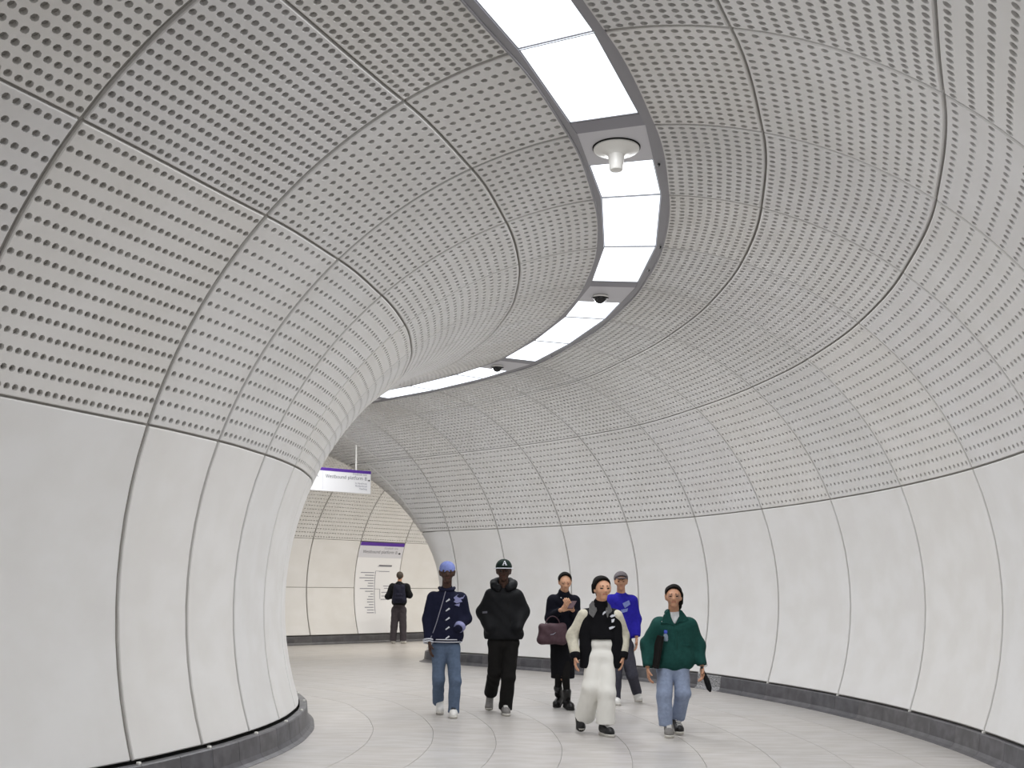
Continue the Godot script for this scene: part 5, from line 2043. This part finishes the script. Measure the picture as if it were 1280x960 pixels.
func build_signs() -> void:
	# hanging sign near the mouth of the passage
	var rt := Vector3(-2.72, 0, -20.15)          # right end, plan
	var dir := Vector3(0.80, 0, -0.60)           # along the sign, left to right
	var nrm := Vector3(0.60, 0, 0.80)            # towards the reader
	var len := 2.0
	var top := 3.675
	var hgt := 0.435
	var sg := holder("hanging_sign", rt - dir * len / 2 + Vector3(0, top - hgt, 0))
	tag(sg, "white hanging direction sign with a purple top band, on thin white poles", "sign")
	var loc := func(x: float, y: float, z: float) -> Vector3:      # x from the right end, y from the bottom
		return rt + dir * x + nrm * z + Vector3(0, top - hgt + y, 0) - sg.position
	var tr := Transform3D(Basis(dir, Vector3.UP, nrm), loc.call(-len / 2, hgt / 2, 0.0))
	var b := MB.new()
	b.cbox(Vector3(-len / 2, -hgt / 2, -0.03), Vector3(len / 2, hgt / 2, 0.03), 0.004, tr)
	part("board", b.done(M["sign_white"]), null, sg)
	var face := func(x: float, y: float) -> Vector3:
		return loc.call(x, y, 0.0325)
	rect_on(sg, "purple_band", -len, hgt - 0.058, 0.0, hgt - 0.002, face, M["sign_purple"])
	rect_on(sg, "divider", -1.012, 0.03, -1.004, hgt - 0.07, face, M["print_pale"])
	text_on(sg, "line_name", "Elizabeth line", 0.036, Vector2(-0.085, hgt - 0.112), face, M["print_light"])
	text_on(sg, "platform_text", "Westbound platform B", 0.060, Vector2(-0.085, hgt - 0.205), face, M["print_grey"])
	arrow_on(sg, -0.068, hgt - 0.182, 0.052, face, M["print_black"])
	text_on(sg, "destination_text", "to Heathrow", 0.032, Vector2(-0.085, hgt - 0.275), face, M["print_light"])
	text_on(sg, "destination_text", "Maidenhead", 0.032, Vector2(-0.085, hgt - 0.325), face, M["print_light"])
	text_on(sg, "destination_text", "Reading", 0.032, Vector2(-0.085, hgt - 0.375), face, M["print_light"])
	text_on(sg, "platform_text", "platform A", 0.060, Vector2(-1.10, hgt - 0.205), face, M["print_grey"])
	for x: float in [-0.30, -len + 0.30]:
		var pm := MB.new()
		var p0: Vector3 = loc.call(x, hgt, 0.0)
		pm.tube([p0, p0 + Vector3(0, 0.9, 0)], [0.017, 0.017], 10)
		part("pole", pm.done(M["white_plastic"]), null, sg)
	# wall map on the far wall: one printed panel filling a bay from skirting to the perforated panels
	var t0 := 0.02 + 0.012
	var t1 := 0.02 + CROSS_STEP - 0.012
	var w := t1 - t0
	var ph0 := PK_CROSS + 0.003
	var ph1 := PC - 0.004
	var hh := (ph1 - ph0) * BORE
	var mp := holder("wall_map", cross_at((t0 + t1) / 2, -3.15, 0.24))
	tag(mp, "tall white wall map with purple header printed with a branching line diagram", "map")
	var sheet := func(x: float, y: float) -> Vector3:       # x 0..w left to right, y 0..hh upwards
		var phi := lerpf(ph0, ph1, y / hh)
		var r := BORE - 0.004
		return cross_at(t0 + x, -r * cos(phi), CROSS_Y + r * sin(phi)) - mp.position
	var under := func(x: float, y: float) -> Vector3:
		var phi := lerpf(ph0, ph1, y / hh)
		return cross_at(t0 + x, -BORE * cos(phi), CROSS_Y + BORE * sin(phi)) - mp.position
	var under2 := func(x: float, y: float) -> Vector3:
		var phi := lerpf(ph0, ph1, y / hh)
		var r := BORE - 0.002
		return cross_at(t0 + x, -r * cos(phi), CROSS_Y + r * sin(phi)) - mp.position
	var pm2 := MB.new()
	var rows := []
	for j in 15:
		var row := []
		for i in 4:
			row.append(under.call(w * i / 3.0, hh * j / 14.0))
		rows.append(row)
	pm2.sheet(rows, false, false)
	var rim := [[0.0, 0.0, 0.0, hh], [w, 0.0, w, hh]]
	for e: Array in rim:
		for j in 14:
			var a0: Vector3 = under.call(e[0], hh * j / 14.0)
			var a1: Vector3 = under.call(e[0], hh * (j + 1) / 14.0)
			var back := Vector3(-0.7071, 0, -0.7071) * 0.04
			pm2.quad(a0, a1, a1 + back, a0 + back)
	part("printed_panel", pm2.done(M["poster_white"]), null, mp)
	rect_on(mp, "header_tint", 0.0, hh - 0.43, w, hh - 0.10, under2, M["print_pale"])
	rect_on(mp, "purple_band", 0.0, hh - 0.10, w, hh, under2, M["sign_purple"])
	text_on(mp, "line_name", "Elizabeth line", 0.056, Vector2(w - 0.19, hh - 0.205), sheet, M["print_light"])
	text_on(mp, "platform_text", "Westbound platform B", 0.080, Vector2(w - 0.19, hh - 0.335), sheet, M["print_grey"])
	arrow_on(mp, w - 0.155, hh - 0.298, 0.09, sheet, M["print_black"])
	rect_on(mp, "title_bar", w * 0.50, hh - 0.655, w * 0.80, hh - 0.625, sheet, M["print_grey"])
	rect_on(mp, "title_rule", w * 0.47, hh - 0.672, w * 0.80, hh - 0.662, sheet, M["print_light"])
	# the line: one trunk with two branches
	rect_on(mp, "route_line", w * 0.435, hh - 1.95, w * 0.445, hh - 0.80, sheet, M["print_light"])
	rect_on(mp, "route_line", w * 0.44, hh - 0.80, w * 0.52, hh - 0.79, sheet, M["print_light"])
	rect_on(mp, "route_branch", w * 0.56, hh - 1.55, w * 0.57, hh - 1.28, sheet, M["print_light"])
	rect_on(mp, "route_branch", w * 0.44, hh - 1.285, w * 0.56, hh - 1.275, sheet, M["print_light"])
	var lens := [0.30, 0.20, 0.32, 0.20, 0.12, 0.13, 0.30, 0.18, 0.06, 0.11, 0.14, 0.14, 0.10, 0.20, 0.15, 0.16]
	for k in lens.size():
		var y: float = hh - 0.84 - k * 0.072
		rect_on(mp, "station_name", w * 0.41 - lens[k] * w, y - 0.010, w * 0.41, y + 0.010, sheet, M["print_light"])
		rect_on(mp, "station_tick", w * 0.42, y - 0.004, w * 0.445, y + 0.004, sheet, M["print_light"])
	for q: Array in [[0.60, 1.37, 0.20], [0.60, 1.47, 0.18], [0.58, 1.56, 0.20], [0.64, 1.20, 0.15], [0.66, 1.26, 0.09], [0.52, 0.80, 0.24]]:
		rect_on(mp, "station_name", w * q[0], hh - q[1] - 0.009, w * (q[0] + q[2]), hh - q[1] + 0.009, sheet, M["print_light"])
